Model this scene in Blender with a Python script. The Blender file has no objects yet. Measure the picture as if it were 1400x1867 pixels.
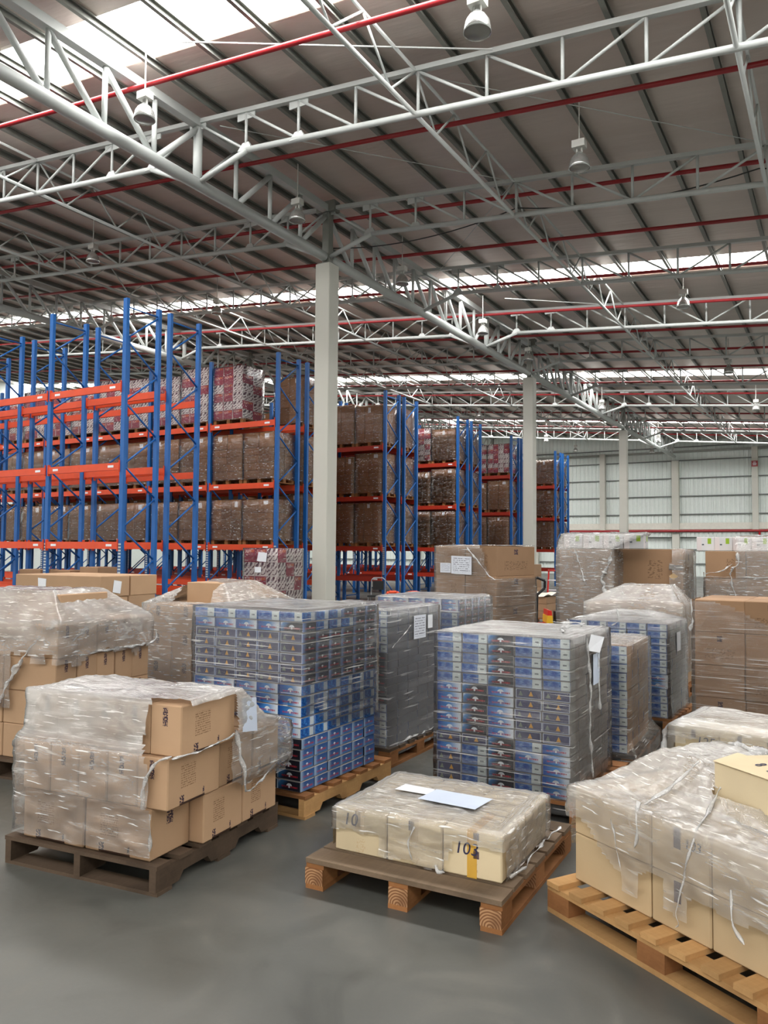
import bpy, bmesh, math, random
from mathutils import Vector, Matrix, noise
random.seed(11)
R = math.radians
S = bpy.context.scene
COL = S.collection

# ------------------------------------------------------------------ camera, world, light, exposure
FPX, HORIZON, YAW, ROLL, EYE = 1450.0, 1004.0, math.atan(840 / 1450), 0.008, 1.65
PITCH = math.atan((HORIZON - 933.5) / FPX)
cam_data = bpy.data.cameras.new('camera')
cam_data.sensor_fit = 'HORIZONTAL'; cam_data.sensor_width = 36.0
cam_data.lens = 36.0 * FPX / 1400.0
cam_data.clip_start = 0.05; cam_data.clip_end = 300
cam = bpy.data.objects.new('camera', cam_data); COL.objects.link(cam)
f0 = Vector((-math.sin(YAW), math.cos(YAW), 0)); r0 = Vector((math.cos(YAW), math.sin(YAW), 0)); u0 = Vector((0, 0, 1))
fw = f0 * math.cos(PITCH) + u0 * math.sin(PITCH); up = u0 * math.cos(PITCH) - f0 * math.sin(PITCH)
rt = r0 * math.cos(ROLL) + up * math.sin(ROLL); uq = up * math.cos(ROLL) - r0 * math.sin(ROLL)
M = Matrix((rt, uq, -fw)).transposed().to_4x4(); M.translation = (0, 0, EYE)
cam.matrix_world = M
S.camera = cam

world = bpy.data.worlds.new('world'); S.world = world; world.use_nodes = True
bg = world.node_tree.nodes['Background']
bg.inputs[0].default_value = (1.0, 0.96, 0.90, 1); bg.inputs[1].default_value = 1.5   # overcast daylight through the open dock side
SKYLIGHT = 22.0                                                                     # translucent roof sheets, radiance
S.view_settings.view_transform = 'Standard'; S.view_settings.look = 'None'
S.view_settings.gamma = 1.0; S.view_settings.use_curve_mapping = False
S.view_settings.exposure = 0.1

# ------------------------------------------------------------------ material helpers
class NT:
    def __init__(s, name):
        s.mat = bpy.data.materials.new(name); s.mat.use_nodes = True
        s.t = s.mat.node_tree; s.b = s.t.nodes['Principled BSDF']; s.out = s.t.nodes['Material Output']
    def n(s, ty, **kw):
        q = s.t.nodes.new(ty)
        for k, v in kw.items(): setattr(q, k, v)
        return q
    def l(s, a, b): s.t.links.new(a, b)
    def put(s, sock, v):
        if hasattr(v, 'links'): s.l(v, sock)
        else: sock.default_value = v
    def m(s, op, a, b=0.0, c=0.0):
        q = s.n('ShaderNodeMath', operation=op); q.use_clamp = False
        for i, v in enumerate((a, b, c)): s.put(q.inputs[i], v)
        return q.outputs[0]
    def mul(s, *a):
        o = a[0]
        for x in a[1:]: o = s.m('MULTIPLY', o, x)
        return o
    def mx(s, f, a, b):
        q = s.n('ShaderNodeMix', data_type='RGBA')
        s.put(q.inputs[0], f)
        for i, v in ((6, a), (7, b)): s.put(q.inputs[i], v if hasattr(v, 'links') else (*v[:3], 1))
        return q.outputs[2]
    def uv(s):
        q = s.n('ShaderNodeSeparateXYZ'); s.l(s.n('ShaderNodeTexCoord').outputs['UV'], q.inputs[0]); return q.outputs[0], q.outputs[1]
    def obj(s): return s.n('ShaderNodeTexCoord').outputs['Object']
    def scale(s, vec, sc):
        q = s.n('ShaderNodeMapping'); s.l(vec, q.inputs[0]); q.inputs['Scale'].default_value = sc; return q.outputs[0]
    def noise(s, vec, sc, det=3, rough=.5, dist=0):
        q = s.n('ShaderNodeTexNoise'); s.l(vec, q.inputs['Vector'])
        q.inputs['Scale'].default_value = sc; q.inputs['Detail'].default_value = det
        q.inputs['Roughness'].default_value = rough; q.inputs['Distortion'].default_value = dist
        return q.outputs[0]
    def step(s, v, lo, hi, a=0.0, b=1.0):
        q = s.n('ShaderNodeMapRange', interpolation_type='SMOOTHSTEP'); s.put(q.inputs[0], v)
        for i, x in ((1, lo), (2, hi), (3, a), (4, b)): q.inputs[i].default_value = x
        return q.outputs[0]
    def rect(s, u, v, u0, u1, v0, v1):
        return s.mul(s.m('GREATER_THAN', u, u0), s.m('LESS_THAN', u, u1), s.m('GREATER_THAN', v, v0), s.m('LESS_THAN', v, v1))
    def rnd(s): return s.n('ShaderNodeObjectInfo').outputs['Random']
    def hsv(s, col, val):
        q = s.n('ShaderNodeHueSaturation'); s.l(col, q.inputs['Color']); s.put(q.inputs['Value'], val); return q.outputs[0]
    def bump(s, h, st=.3, d=.01):
        q = s.n('ShaderNodeBump'); s.l(h, q.inputs['Height']); q.inputs['Strength'].default_value = st; q.inputs['Distance'].default_value = d
        s.l(q.outputs[0], s.b.inputs['Normal']); return q.outputs[0]
    def done(s, col=None, rough=.6, metal=0, spec=.5):
        if col is not None: s.put(s.b.inputs['Base Color'], col if hasattr(col, 'links') else (*col[:3], 1))
        s.put(s.b.inputs['Roughness'], rough); s.b.inputs['Metallic'].default_value = metal
        s.b.inputs['Specular IOR Level'].default_value = spec
        return s.mat

def lin(r, g, b):
    f = lambda c: (c / 255 / 12.92) if c / 255 <= .04045 else ((c / 255 + .055) / 1.055) ** 2.4
    return (f(r), f(g), f(b))

def plain(name, rgb, rough=.5, metal=0, spec=.5, var=.12, nsc=6.0):
    t = NT(name)
    c = t.mx(t.noise(t.obj(), nsc, 4), [x * (1 - var) for x in rgb], [x * (1 + var) for x in rgb])
    return t.done(c, rough, metal, spec)

def mat_floor():
    t = NT('concrete_floor'); v = t.obj()
    a = t.noise(v, .35, 5, .6); b = t.noise(v, 2.2, 6, .65, .6); c = t.noise(v, 60, 2)
    col = t.mx(t.step(a, .3, .7), lin(80, 81, 77), lin(100, 100, 95))
    col = t.mx(t.mul(t.step(b, .5, .72), .45), col, lin(116, 113, 105))
    col = t.mx(t.mul(t.step(b, .28, .45, 1, 0), .45), col, lin(68, 68, 65))
    col = t.mx(t.mul(c, .15), col, lin(60, 60, 58))
    t.bump(b, .05, .01)
    return t.done(col, t.step(b, .3, .7, .28, .5), 0, .45)

def mat_ceiling():
    t = NT('roof_foil'); v = t.obj()
    a = t.noise(t.scale(v, (.25, 3, .25)), 1.0, 4); b = t.noise(t.scale(v, (.8, 5, .8)), 1.5, 3)
    col = t.mx(a, lin(196, 184, 176), lin(216, 204, 196))
    t.bump(b, .35, .04)
    return t.done(col, .38, .25, .5)

def mat_card(name, rgb, prints=(), rough=.75, var=(.88, 1.1)):
    t = NT(name); u, v = t.uv(); o = t.obj()
    c = t.mx(t.noise(o, 5, 4), [x * .9 for x in rgb], [x * 1.08 for x in rgb])
    c = t.hsv(c, t.step(t.rnd(), 0, 1, *var))
    uvv = t.n('ShaderNodeTexCoord').outputs['UV']
    for kind, u0, u1, v0, v1, ink in prints:
        r = t.rect(u, v, u0, u1, v0, v1)
        if kind == 'block':
            k = t.m('GREATER_THAN', t.noise(t.scale(uvv, (30, 30, 1)), 1.0, 2), .46)
        elif kind == 'lines':
            st = t.m('GREATER_THAN', t.m('FRACT', t.m('MULTIPLY', v, 22)), .5)
            k = t.mul(st, t.m('GREATER_THAN', t.noise(t.scale(uvv, (60, 22, 1)), 1.0, 1), .46))
        elif kind == 'faint':
            k = t.mul(t.m('GREATER_THAN', t.noise(t.scale(uvv, (26, 26, 1)), 1.0, 1), .55), .5)
        else: k = 1.0
        c = t.mx(t.mul(r, k), c, ink)
    t.bump(t.noise(t.scale(o, (1, 1, 40)), 4, 2), .06, .004)
    return t.done(c, rough, 0, .25)

INK = lin(62, 48, 62); BRN = lin(80, 58, 42)
def mat_blue(kind):
    t = NT('blue_print_' + kind); u, v = t.uv(); tc = t.n('ShaderNodeTexCoord').outputs['UV']
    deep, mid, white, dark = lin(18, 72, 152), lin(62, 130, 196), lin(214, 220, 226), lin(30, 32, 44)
    red = lin(176, 44, 58)
    nz = t.noise(t.scale(tc, (6, 5, 1)), 1.0, 4)
    def logo(c, r=.30):
        txt = t.mul(t.rect(u, v, .16, .86, .30, .46), t.m('GREATER_THAN', t.noise(t.scale(tc, (34, 2, 1)), 1.0, 0), .42))
        c = t.mx(t.mul(txt, .85), c, red)
        dx = t.m('MULTIPLY', t.m('SUBTRACT', u, .5), 2.4); dy = t.m('SUBTRACT', v, .42)
        d = t.m('SQRT', t.m('ADD', t.mul(dx, dx), t.mul(dy, dy)))
        wing = t.mul(t.m('LESS_THAN', d, r), t.m('GREATER_THAN', dy, .06))
        wing = t.m('MAXIMUM', wing, t.rect(u, v, .5 - r * .1, .5 + r * .1, .58 - r, .6))
        return t.mx(wing, c, white)
    if kind == 'band':      # cloudy blue with a white panel at the end
        c = t.mx(t.step(nz, .42, .66), deep, lin(96, 136, 190))
        c = t.mx(t.mul(t.step(v, .55, .2), .25), c, white)
        c = t.mx(t.rect(u, v, .64, .97, .08, .96), c, lin(200, 208, 206))
        c = t.mx(t.mul(t.rect(u, v, .74, .88, .42, .56), .8), c, lin(70, 76, 84))
    elif kind == 'fade':    # blue fading to white with red lettering
        c = t.mx(t.step(u, .45, 1.0), t.mx(t.step(u, 0, .5), deep, mid), white); c = logo(c)
    elif kind == 'burst':   # light burst into black with red lettering
        d = t.m('ADD', u, t.m('MULTIPLY', t.m('SUBTRACT', 1.0, v), .35))
        c = t.mx(t.step(d, .08, .55), t.mx(t.step(d, 0, .22), white, mid), dark); c = logo(c)
    elif kind == 'navy':    # slate box with pale border and small coloured figures
        c = t.mx(nz, lin(52, 54, 88), lin(80, 82, 112))
        inn = t.rect(u, v, .05, .95, .12, .90)
        c = t.mx(inn, lin(176, 184, 204), c)
        for cu, cc in ((.2, lin(120, 130, 120)), (.58, lin(214, 160, 70))):
            tri = t.mul(t.rect(u, v, cu - .08, cu + .08, .3, .75), t.m('LESS_THAN', t.m('MULTIPLY', t.m('ABSOLUTE', t.m('SUBTRACT', u, cu)), 6), t.m('SUBTRACT', .8, v)))
            c = t.mx(tri, c, cc)
    elif kind == 'end':     # narrow blue panel with pale label
        c = t.mx(t.step(nz, .4, .65), deep, mid)
        c = t.mx(t.rect(u, v, .62, .92, .1, .9), c, lin(190, 200, 206))
    elif kind == 'endlight':
        c = t.mx(t.step(u, .0, .3), lin(150, 172, 200), t.mx(t.step(v, 0, 1), lin(72, 112, 166), lin(48, 84, 142))); c = logo(c, .2)
    elif kind == 'enddark':
        c = t.mx(t.step(u, .0, .35), lin(120, 140, 190), lin(48, 52, 66)); c = logo(c, .2)
    else:                   # plain grey side
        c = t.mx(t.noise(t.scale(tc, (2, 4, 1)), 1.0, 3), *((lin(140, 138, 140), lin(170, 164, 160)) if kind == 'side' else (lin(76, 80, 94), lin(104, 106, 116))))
    c = t.hsv(c, t.step(t.rnd(), 0, 1, .9, 1.08))
    return t.done(c, .4, 0, .4)

def mat_pink(kind):
    t = NT('pink_print_' + kind); u, v = t.uv(); tc = t.n('ShaderNodeTexCoord').outputs['UV']
    if kind == 'white':
        w = t.n('ShaderNodeTexWave', wave_type='BANDS', bands_direction='DIAGONAL'); t.l(t.scale(tc, (1, -1, 1)), w.inputs[0])
        w.inputs['Scale'].default_value = 1.6; w.inputs['Distortion'].default_value = 7; w.inputs['Detail'].default_value = 2; w.inputs['Detail Scale'].default_value = 1.6
        cell = t.mul(t.m('GREATER_THAN', t.m('FRACT', t.m('MULTIPLY', v, 2)), .12), t.m('GREATER_THAN', t.m('FRACT', t.m('MULTIPLY', u, 2)), .1))
        k = t.mul(t.m('GREATER_THAN', w.outputs[1], .72), cell)
        c = t.mx(k, lin(230, 218, 216), lin(96, 58, 74))
    else:
        c = t.mx(t.noise(t.scale(tc, (3, 3, 1)), 1.0, 3), lin(138, 34, 62), lin(176, 54, 84))
        c = t.mx(t.mul(t.rect(u, v, .1, .6, .66, .9), t.m('GREATER_THAN', t.noise(t.scale(tc, (14, 8, 1)), 1.0, 1), .5)), c, lin(226, 170, 160))
        c = t.mx(t.rect(u, v, .55, .9, .72, .92), c, lin(200, 92, 60))
    return t.done(t.hsv(c, t.step(t.rnd(), 0, 1, .9, 1.08)), .45, 0, .4)

def mat_wood(name, a, b, sc=1.0):
    t = NT(name); o = t.obj()
    g = t.noise(t.scale(o, (3, 60, 60)), sc, 4, .6, .4); g2 = t.noise(t.scale(o, (60, 3, 60)), sc, 4, .6, .4)
    big = t.noise(o, 4, 4)
    c = t.mx(t.m('MULTIPLY', t.m('ADD', g, g2), .5), a, b)
    c = t.mx(t.mul(t.step(big, .45, .75), .5), c, [x * .55 for x in a])
    c = t.hsv(c, t.step(t.rnd(), 0, 1, .8, 1.15))
    t.bump(g, .15, .003)
    return t.done(c, .8, 0, .2)

def mat_endgrain():
    t = NT('end_grain'); o = t.obj()
    w = t.n('ShaderNodeTexWave', wave_type='RINGS', rings_direction='Y'); t.l(o, w.inputs[0])
    w.inputs['Scale'].default_value = 24; w.inputs['Distortion'].default_value = 2.2; w.inputs['Detail'].default_value = 1.5
    c = t.mx(w.outputs[1], lin(120, 80, 52), lin(188, 146, 108))
    return t.done(t.mx(t.step(t.noise(o, 8, 3), .5, .8), c, lin(104, 70, 48)), .85, 0, .15)

def mat_film(name, base=.10, streak=.5, su=2.0, sv=26.0, tint=(.95, .94, .92), dens=1.0, bd=.013):
    t = NT(name); nt = t.t
    tc = t.n('ShaderNodeTexCoord').outputs['UV']
    mp = t.n('ShaderNodeMapping'); t.l(tc, mp.inputs[0]); mp.inputs['Scale'].default_value = (su, sv, 1); mp.inputs['Rotation'].default_value = (0, 0, R(9))
    n1 = t.noise(mp.outputs[0], 1.0, 4, .65, .8)
    n2 = t.noise(t.scale(tc, (5, 6, 1)), 1.0, 5, .7, 1.2)
    n3 = t.noise(t.scale(tc, (1.6, 1.4, 1)), 1.0, 3, .55, .5)
    at = t.n('ShaderNodeAttribute', attribute_name='film_layers')
    fac = t.m('ADD', t.m('MULTIPLY', t.step(n1, .52, .78), streak), t.m('MULTIPLY', t.step(n2, .52, .82), streak * .8))
    fac = t.mul(fac, t.step(n3, .30, .66, .35, 1.25))
    fac = t.m('ADD', fac, t.m('MULTIPLY', t.step(t.noise(t.scale(mp.outputs[0], (1.6, 2.2, 1)), 1.0, 2, .5, .4), .63, .70), streak * 1.6))
    af = at.outputs['Fac']
    lay = t.mul(af, t.m('ADD', .26, t.m('MULTIPLY', af, .42)), t.step(n3, .3, .68, .55, 1.3), dens)
    fac = t.m('ADD', t.m('ADD', fac, base), lay)
    fac = t.m('MINIMUM', fac, .95)
    nrm = t.bump(t.m('ADD', t.m('MULTIPLY', n1, .5), n2), .7, bd)
    for k_ in list(t.b.inputs['Normal'].links): t.t.links.remove(k_)
    t.done(tint, .45, 0, .3)
    tr = t.n('ShaderNodeBsdfTransparent'); gl = t.n('ShaderNodeBsdfGlossy'); gl.inputs['Roughness'].default_value = .10
    t.l(nrm, gl.inputs['Normal'])
    tl = t.n('ShaderNodeBsdfTranslucent'); tl.inputs[0].default_value = (*tint, 1)
    m0 = t.n('ShaderNodeMixShader'); m0.inputs[0].default_value = .15; t.l(t.b.outputs[0], m0.inputs[1]); t.l(tl.outputs[0], m0.inputs[2])
    m1 = t.n('ShaderNodeMixShader'); t.l(fac, m1.inputs[0]); t.l(tr.outputs[0], m1.inputs[1]); t.l(m0.outputs[0], m1.inputs[2])
    fr = t.n('ShaderNodeFresnel'); fr.inputs[0].default_value = 1.45; t.l(nrm, fr.inputs['Normal'])
    m2 = t.n('ShaderNodeMixShader'); t.l(t.m('MULTIPLY_ADD', fr.outputs[0], 1.0, .02), m2.inputs[0]); t.l(m1.outputs[0], m2.inputs[1]); t.l(gl.outputs[0], m2.inputs[2])
    t.l(m2.outputs[0], t.out.inputs[0])
    return t.mat

def mat_paper():
    t = NT('printed_paper'); u, v = t.uv(); tc = t.n('ShaderNodeTexCoord').outputs['UV']
    st = t.m('GREATER_THAN', t.m('FRACT', t.m('MULTIPLY', v, 9)), .62)
    k = t.mul(st, t.m('GREATER_THAN', t.noise(t.scale(tc, (18, 9, 1)), 1.0, 1), .48), t.rect(u, v, .08, .92, .1, .92))
    return t.done(t.mx(k, lin(216, 220, 230), lin(120, 122, 134)), .6, 0, .3)

def mat_emit(name, col, st):
    t = NT(name); e = t.n('ShaderNodeEmission'); e.inputs[0].default_value = (*col, 1); e.inputs[1].default_value = st
    t.l(e.outputs[0], t.out.inputs[0]); return t.mat

def mat_perforated():
    t = NT('perforated_steel'); u, v = t.uv()
    a = t.m('GREATER_THAN', t.m('FRACT', t.m('MULTIPLY', v, 14)), .45)
    return t.done(t.mx(a, lin(40, 72, 120), lin(190, 196, 196)), .5)

FLOOR = mat_floor(); CEIL = mat_ceiling()
PURLIN = plain('purlin_steel', lin(132, 134, 128), .45, .2)
WHITE = plain('white_truss_paint', lin(186, 190, 188), .4, 0, .5, .05)
COLP = plain('column_paint', lin(196, 195, 186), .6, 0, .3, .05, 1.5)
REDP = plain('red_pipe_paint', lin(146, 28, 34), .35)
ORNR = plain('darker_red_beam', lin(168, 46, 26), .42); BLUE = plain('blue_rack_paint', lin(20, 92, 164), .4)  # darker red beam tone, used on the farther rack rows
ORNG = plain('orange_beam_paint', lin(218, 74, 34), .42)
WALLM = plain('wall_sheet', lin(222, 230, 226), .5, 0, .4, .05)
GIRT = plain('girt_steel', lin(104, 108, 106), .5)
BAND = plain('wall_band_paint', lin(214, 212, 202), .6)
BLACK = plain('black_plastic', lin(26, 26, 28), .45)
REDT = plain('red_truck_paint', lin(204, 40, 32), .35); YEL = plain('yellow_paint', lin(224, 176, 40), .4)
ALU = plain('lamp_aluminium', lin(206, 208, 206), .25, .75); LBOX = plain('lamp_box_paint', lin(200, 200, 194), .4)
LAMPGLASS = plain('lamp_lens', lin(150, 150, 146), .2, .3)
PINE = mat_wood('pine_wood', lin(168, 124, 78), lin(204, 164, 112)); WEATH = mat_wood('weathered_wood', lin(92, 78, 64), lin(132, 112, 92))
WARM = mat_wood('warm_brown_wood', lin(128, 84, 50), lin(166, 116, 74)); DARKW = mat_wood('dark_wood', lin(70, 58, 48), lin(104, 86, 70))
GRAIN = mat_endgrain(); PAPER = mat_paper()
BLUEPAPER = plain('pale_blue_paper', lin(196, 206, 224), .6); WPAPER = plain('white_paper', lin(232, 234, 240), .6)
TAPE = plain('clear_brown_tape', lin(158, 118, 76), .3); PTAPE = plain('pale_tape', lin(200, 178, 144), .3); YTAPE = plain('yellow_tape', lin(210, 164, 70), .3); GREYTAPE = plain('grey_tape', lin(110, 100, 92), .3)
INKM = plain('marker_ink', lin(44, 42, 74), .6); SYMBOL = mat_card('print_symbol', lin(150, 128, 110), [('block', 0, 1, 0, 1, lin(50, 36, 66))])
KR = lin(182, 149, 118); KR2 = lin(156, 124, 96); BG = lin(216, 198, 164)
CARD = mat_card('kraft_card', KR); CARDF = mat_card('kraft_card_front', KR, [('block', .40, .56, .58, .94, INK)])
CARDS = mat_card('kraft_card_side', KR, [('lines', .24, .52, .34, .80, lin(140, 108, 80)), ('block', .22, .30, .05, .2, INK), ('bar', .22, .70, 0, .055, lin(64, 44, 34)), ('block', .66, .69, .06, .2, INK)])
DKC = mat_card('dark_kraft', KR2); DKF = mat_card('dark_kraft_front', KR2, [('faint', .52, .72, .25, .72, BRN)]); DKS = mat_card('dark_kraft_side', KR2, [('block', .45, .55, .72, .9, INK), ('faint', .2, .8, .2, .5, BRN)])
BEI = mat_card('beige_card', BG); BE3 = mat_card('beige_kraft', lin(196, 172, 136)); BEF = mat_card('beige_card_front', BG, [('faint', .42, .6, 0, .35, lin(190, 160, 120))])
RKC = mat_card('rack_kraft', lin(146, 106, 74), [('bar', 0, 1, .48, .53, lin(122, 88, 62))], .6, (.75, 1.15))
RKC2 = mat_card('rack_kraft_label', lin(146, 106, 74), [('bar', .36, .66, .62, .9, lin(206, 206, 208))])
WCART = mat_card('white_green_card', lin(196, 196, 198), [('bar', .62, .82, .5, .9, lin(140, 172, 50)), ('bar', .3, .42, .4, .5, lin(90, 96, 100)), ('bar', 0, .28, 0, 1, lin(206, 198, 198))])
BM = {k: mat_blue(k) for k in ('band', 'fade', 'burst', 'navy', 'end', 'endlight', 'enddark', 'side', 'sidedark')}
PKW, PKM = mat_pink('white'), mat_pink('magenta'); PKT = plain('pink_top', lin(150, 60, 80), .5)
FILM = mat_film('stretch_film', .12, .5, 4.0, 30); FILMB = mat_film('stretch_film_tight', .02, .42, 1.2, 40); FILMR = mat_film('stretch_film_rack', .0, .45, 6, 16)
FILMG = mat_film('stretch_film_grey', .16, .35, 1.0, 16, (.72, .72, .73))
TAIL = mat_film('twisted_film', .45, .4, 3, 8, (.97, .97, .97), 1.0, .0004)
SKY = mat_emit('skylight_sheet', (1.0, .985, .96), SKYLIGHT)
PERF = mat_perforated(); CABLE = plain('black_cable', lin(28, 28, 28), .6); FOAM = plain('white_foam', lin(226, 218, 204), .7)
STEELG = plain('grey_tube_steel', lin(150, 152, 156), .35, .5)

# ------------------------------------------------------------------ mesh helpers
class MB:
    def __init__(s): s.v = []; s.f = []; s.mi = []; s.uv = []
    def box(s, x0, x1, y0, y1, z0, z1, mat=0, T=None):
        b = len(s.v)
        P = [(x0, y0, z0), (x1, y0, z0), (x1, y1, z0), (x0, y1, z0), (x0, y0, z1), (x1, y0, z1), (x1, y1, z1), (x0, y1, z1)]
        s.v += [tuple(T @ Vector(p)) for p in P] if T else P
        mats = mat if isinstance(mat, (list, tuple)) else [mat] * 6      # S, E, N, W, top, bottom
        for k, q in enumerate(((0, 1, 5, 4), (1, 2, 6, 5), (2, 3, 7, 6), (3, 0, 4, 7), (4, 5, 6, 7), (3, 2, 1, 0))):
            s.f.append([b + i for i in q]); s.mi.append(mats[k]); s.uv += [(0, 0), (1, 0), (1, 1), (0, 1)]
    def tube(s, p, q, r, n=8, mat=0, r2=None):
        p, q = Vector(p), Vector(q); d = (q - p).normalized()
        a = d.orthogonal().normalized(); c = d.cross(a); b = len(s.v); r2 = r if r2 is None else r2
        for pt, rr in ((p, r), (q, r2)):
            for i in range(n):
                t = 2 * math.pi * i / n; s.v.append(tuple(pt + (a * math.cos(t) + c * math.sin(t)) * rr))
        for i in range(n):
            j = (i + 1) % n; s.f.append([b + i, b + j, b + n + j, b + n + i]); s.mi.append(mat); s.uv += [(0, 0), (1, 0), (1, 1), (0, 1)]
        s.f.append([b + i for i in range(n)][::-1]); s.mi.append(mat); s.uv += [(0, 0)] * n
        s.f.append([b + n + i for i in range(n)]); s.mi.append(mat); s.uv += [(0, 0)] * n
    def path(s, pts, r, n=6, mat=0):
        for a, b in zip(pts, pts[1:]): s.tube(a, b, r, n, mat)
    def lathe(s, prof, n=20, mat=0):
        b = len(s.v)
        for r, z in prof:
            for i in range(n):
                t = 2 * math.pi * i / n; s.v.append((r * math.cos(t), r * math.sin(t), z))
        for k in range(len(prof) - 1):
            for i in range(n):
                j = (i + 1) % n; s.f.append([b + k * n + i, b + k * n + j, b + (k + 1) * n + j, b + (k + 1) * n + i]); s.mi.append(mat); s.uv += [(0, 0)] * 4
    def poly(s, pts, mat=0):
        b = len(s.v); s.v += [tuple(p) for p in pts]; s.f.append(list(range(b, b + len(pts)))); s.mi.append(mat)
        s.uv += ([(0, 0), (1, 0), (1, 1), (0, 1)] if len(pts) == 4 else [(0, 0)] * len(pts))
    def prism(s, prof, axis_pts, mat=0):
        """profile polygon swept between two 3-D offsets"""
        b = len(s.v); n = len(prof)
        for off in axis_pts: s.v += [tuple(Vector(p) + Vector(off)) for p in prof]
        for i in range(n):
            j = (i + 1) % n; s.f.append([b + i, b + j, b + n + j, b + n + i]); s.mi.append(mat); s.uv += [(0, 0), (1, 0), (1, 1), (0, 1)]
        s.f.append([b + i for i in range(n)][::-1]); s.mi.append(mat); s.uv += [(0, 0)] * n
        s.f.append([b + n + i for i in range(n)]); s.mi.append(mat); s.uv += [(0, 0)] * n
    def mesh(s, name, mats, smooth=False):
        me = bpy.data.meshes.new(name); me.from_pydata(s.v, [], s.f)
        for m in (mats if isinstance(mats, (list, tuple)) else [mats]): me.materials.append(m)
        me.polygons.foreach_set('material_index', s.mi)
        ul = me.uv_layers.new(name='UVMap'); flat = [c for p in s.uv for c in p]; ul.data.foreach_set('uv', flat)
        if smooth: me.polygons.foreach_set('use_smooth', [True] * len(me.polygons))
        me.update(); return me

def link(name, me, parent=None, loc=None, rz=0.0):
    o = bpy.data.objects.new(name, me); COL.objects.link(o)
    if parent is not None: o.parent = parent
    if loc is not None: o.location = loc
    if rz: o.rotation_euler = (0, 0, rz)
    return o
def tag(o, label, cat, group=None, kind=None):
    o['label'] = label; o['category'] = cat
    if group: o['group'] = group
    if kind: o['kind'] = kind
    return o
def empty(name, loc, label, cat, rz=0.0, group=None, kind=None):
    o = bpy.data.objects.new(name, None); COL.objects.link(o); o.location = loc; o.rotation_euler = (0, 0, rz)
    o.empty_display_size = .1
    return tag(o, label, cat, group, kind)
def struct(name, me, parent=None):
    o = link(name, me, parent)
    if parent is None: o['kind'] = 'structure'
    return o
ORD = ['zeroth', 'first', 'second', 'third', 'fourth', 'fifth', 'sixth', 'seventh', 'eighth', 'ninth', 'tenth', 'eleventh', 'twelfth', 'thirteenth', 'fourteenth', 'fifteenth', 'sixteenth', 'seventeenth', 'eighteenth', 'nineteenth', 'twentieth']
_mc = {}
def cached(key, fn):
    if key not in _mc: _mc[key] = fn()
    return _mc[key]
def one_box(name, dims, mat):
    """box centred in plan, standing on z = 0, shared between alike pieces"""
    def mk():
        b = MB(); x, y, z = dims; b.box(-x / 2, x / 2, -y / 2, y / 2, 0, z); return b.mesh(name, mat)
    return cached((name, tuple(round(d, 4) for d in dims), mat.name), mk)

# ------------------------------------------------------------------ shell of the hall
ROOF0, SL, XC = 9.95, 0.0855, -10.36
def roof_z(x): return ROOF0 - SL * (x - XC)
XW, XE, YS, YN = -52.0, 12.0, -9.0, 59.6
SKYL = [(-20.4, -19.2), (-6.0, -4.8), (8.1, 9.3), (21.6, 22.75), (36.1, 37.4), (51.0, 52.4)]

b = MB(); b.poly([(XW, YS, 0), (XE, YS, 0), (XE, YN + .3, 0), (XW, YN + .3, 0)]); b.box(XW, XE, YS, YN + .3, -.3, -.01)
struct('floor', b.mesh('floor', FLOOR))
b = MB(); b.box(-110, 70, -70, YS, -.3, -.01); struct('ground_light_block', b.mesh('ground_light_block', FLOOR))  # unseen outside ground, added to block world light from below
b = MB()
def roof_strip(mb, y0, y1, dz=0.0, th=.05):
    z0, z1 = roof_z(XW) + dz, roof_z(XE) + dz
    mb.poly([(XW, y0, z0), (XW, y1, z0), (XE, y1, z1), (XE, y0, z1)])
    mb.poly([(XW, y0, z0 + th), (XE, y0, z1 + th), (XE, y1, z1 + th), (XW, y1, z0 + th)])
yy = YS
for (a, c) in [s_ for s_ in SKYL if s_[0] > YS]:
    roof_strip(b, yy, a); yy = c
roof_strip(b, yy, YN + .3)
ceiling = struct('ceiling', b.mesh('ceiling', CEIL))
for i, (a, c) in enumerate([s_ for s_ in SKYL if s_[0] > YS]):
    b = MB(); roof_strip(b, a, c, .03); w = struct('window_%d' % (i + 1), b.mesh('skylight', SKY))
def purlin_mesh():
    b = MB(); b.prism([(-.035, 0, 0), (.035, 0, 0), (.035, 0, -.03), (.03, 0, -.03), (.03, 0, -.006), (-.029, 0, -.006), (-.029, 0, -.144), (.03, 0, -.144), (.03, 0, -.12), (.035, 0, -.12), (.035, 0, -.15), (-.035, 0, -.15)], [(0, YS, 0), (0, YN, 0)]); return b.mesh('purlin', PURLIN)
pm = purlin_mesh(); x = -9.95 - 1.2 * 33
while x < XE - .3:
    link('purlin', pm, ceiling, (x, 0, roof_z(x) - .004)); x += 1.2

# north wall: ribbed sheet, girts, posts, band, fire main
def ribbed(x0, x1, y, z0, zt, pitch=.30):
    b = MB(); x = x0; prof = []
    while x < x1:
        prof += [(x, y), (x + pitch * .55, y), (x + pitch * .65, y + .045), (x + pitch * .9, y + .045)]; x += pitch
    base = len(b.v)
    for (px, py) in prof: b.v += [(px, py, z0), (px, py, zt(px))]
    for i in range(len(prof) - 1):
        k = base + 2 * i; b.f.append([k, k + 2, k + 3, k + 1]); b.mi.append(0); b.uv += [(0, 0), (1, 0), (1, 1), (0, 1)]
    return b
wn = struct('wall_north', ribbed(XW, XE, YN, 0, roof_z).mesh('wall_sheet', WALLM))
for z in (.9, 1.9, 2.75, 4.40, 5.69, 6.97, 8.24, 9.2):
    b = MB(); b.box(XW, XE, -.09, 0, -.035, .035); link('girt', b.mesh('girt', GIRT), wn, (0, YN - .01, z))
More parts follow.
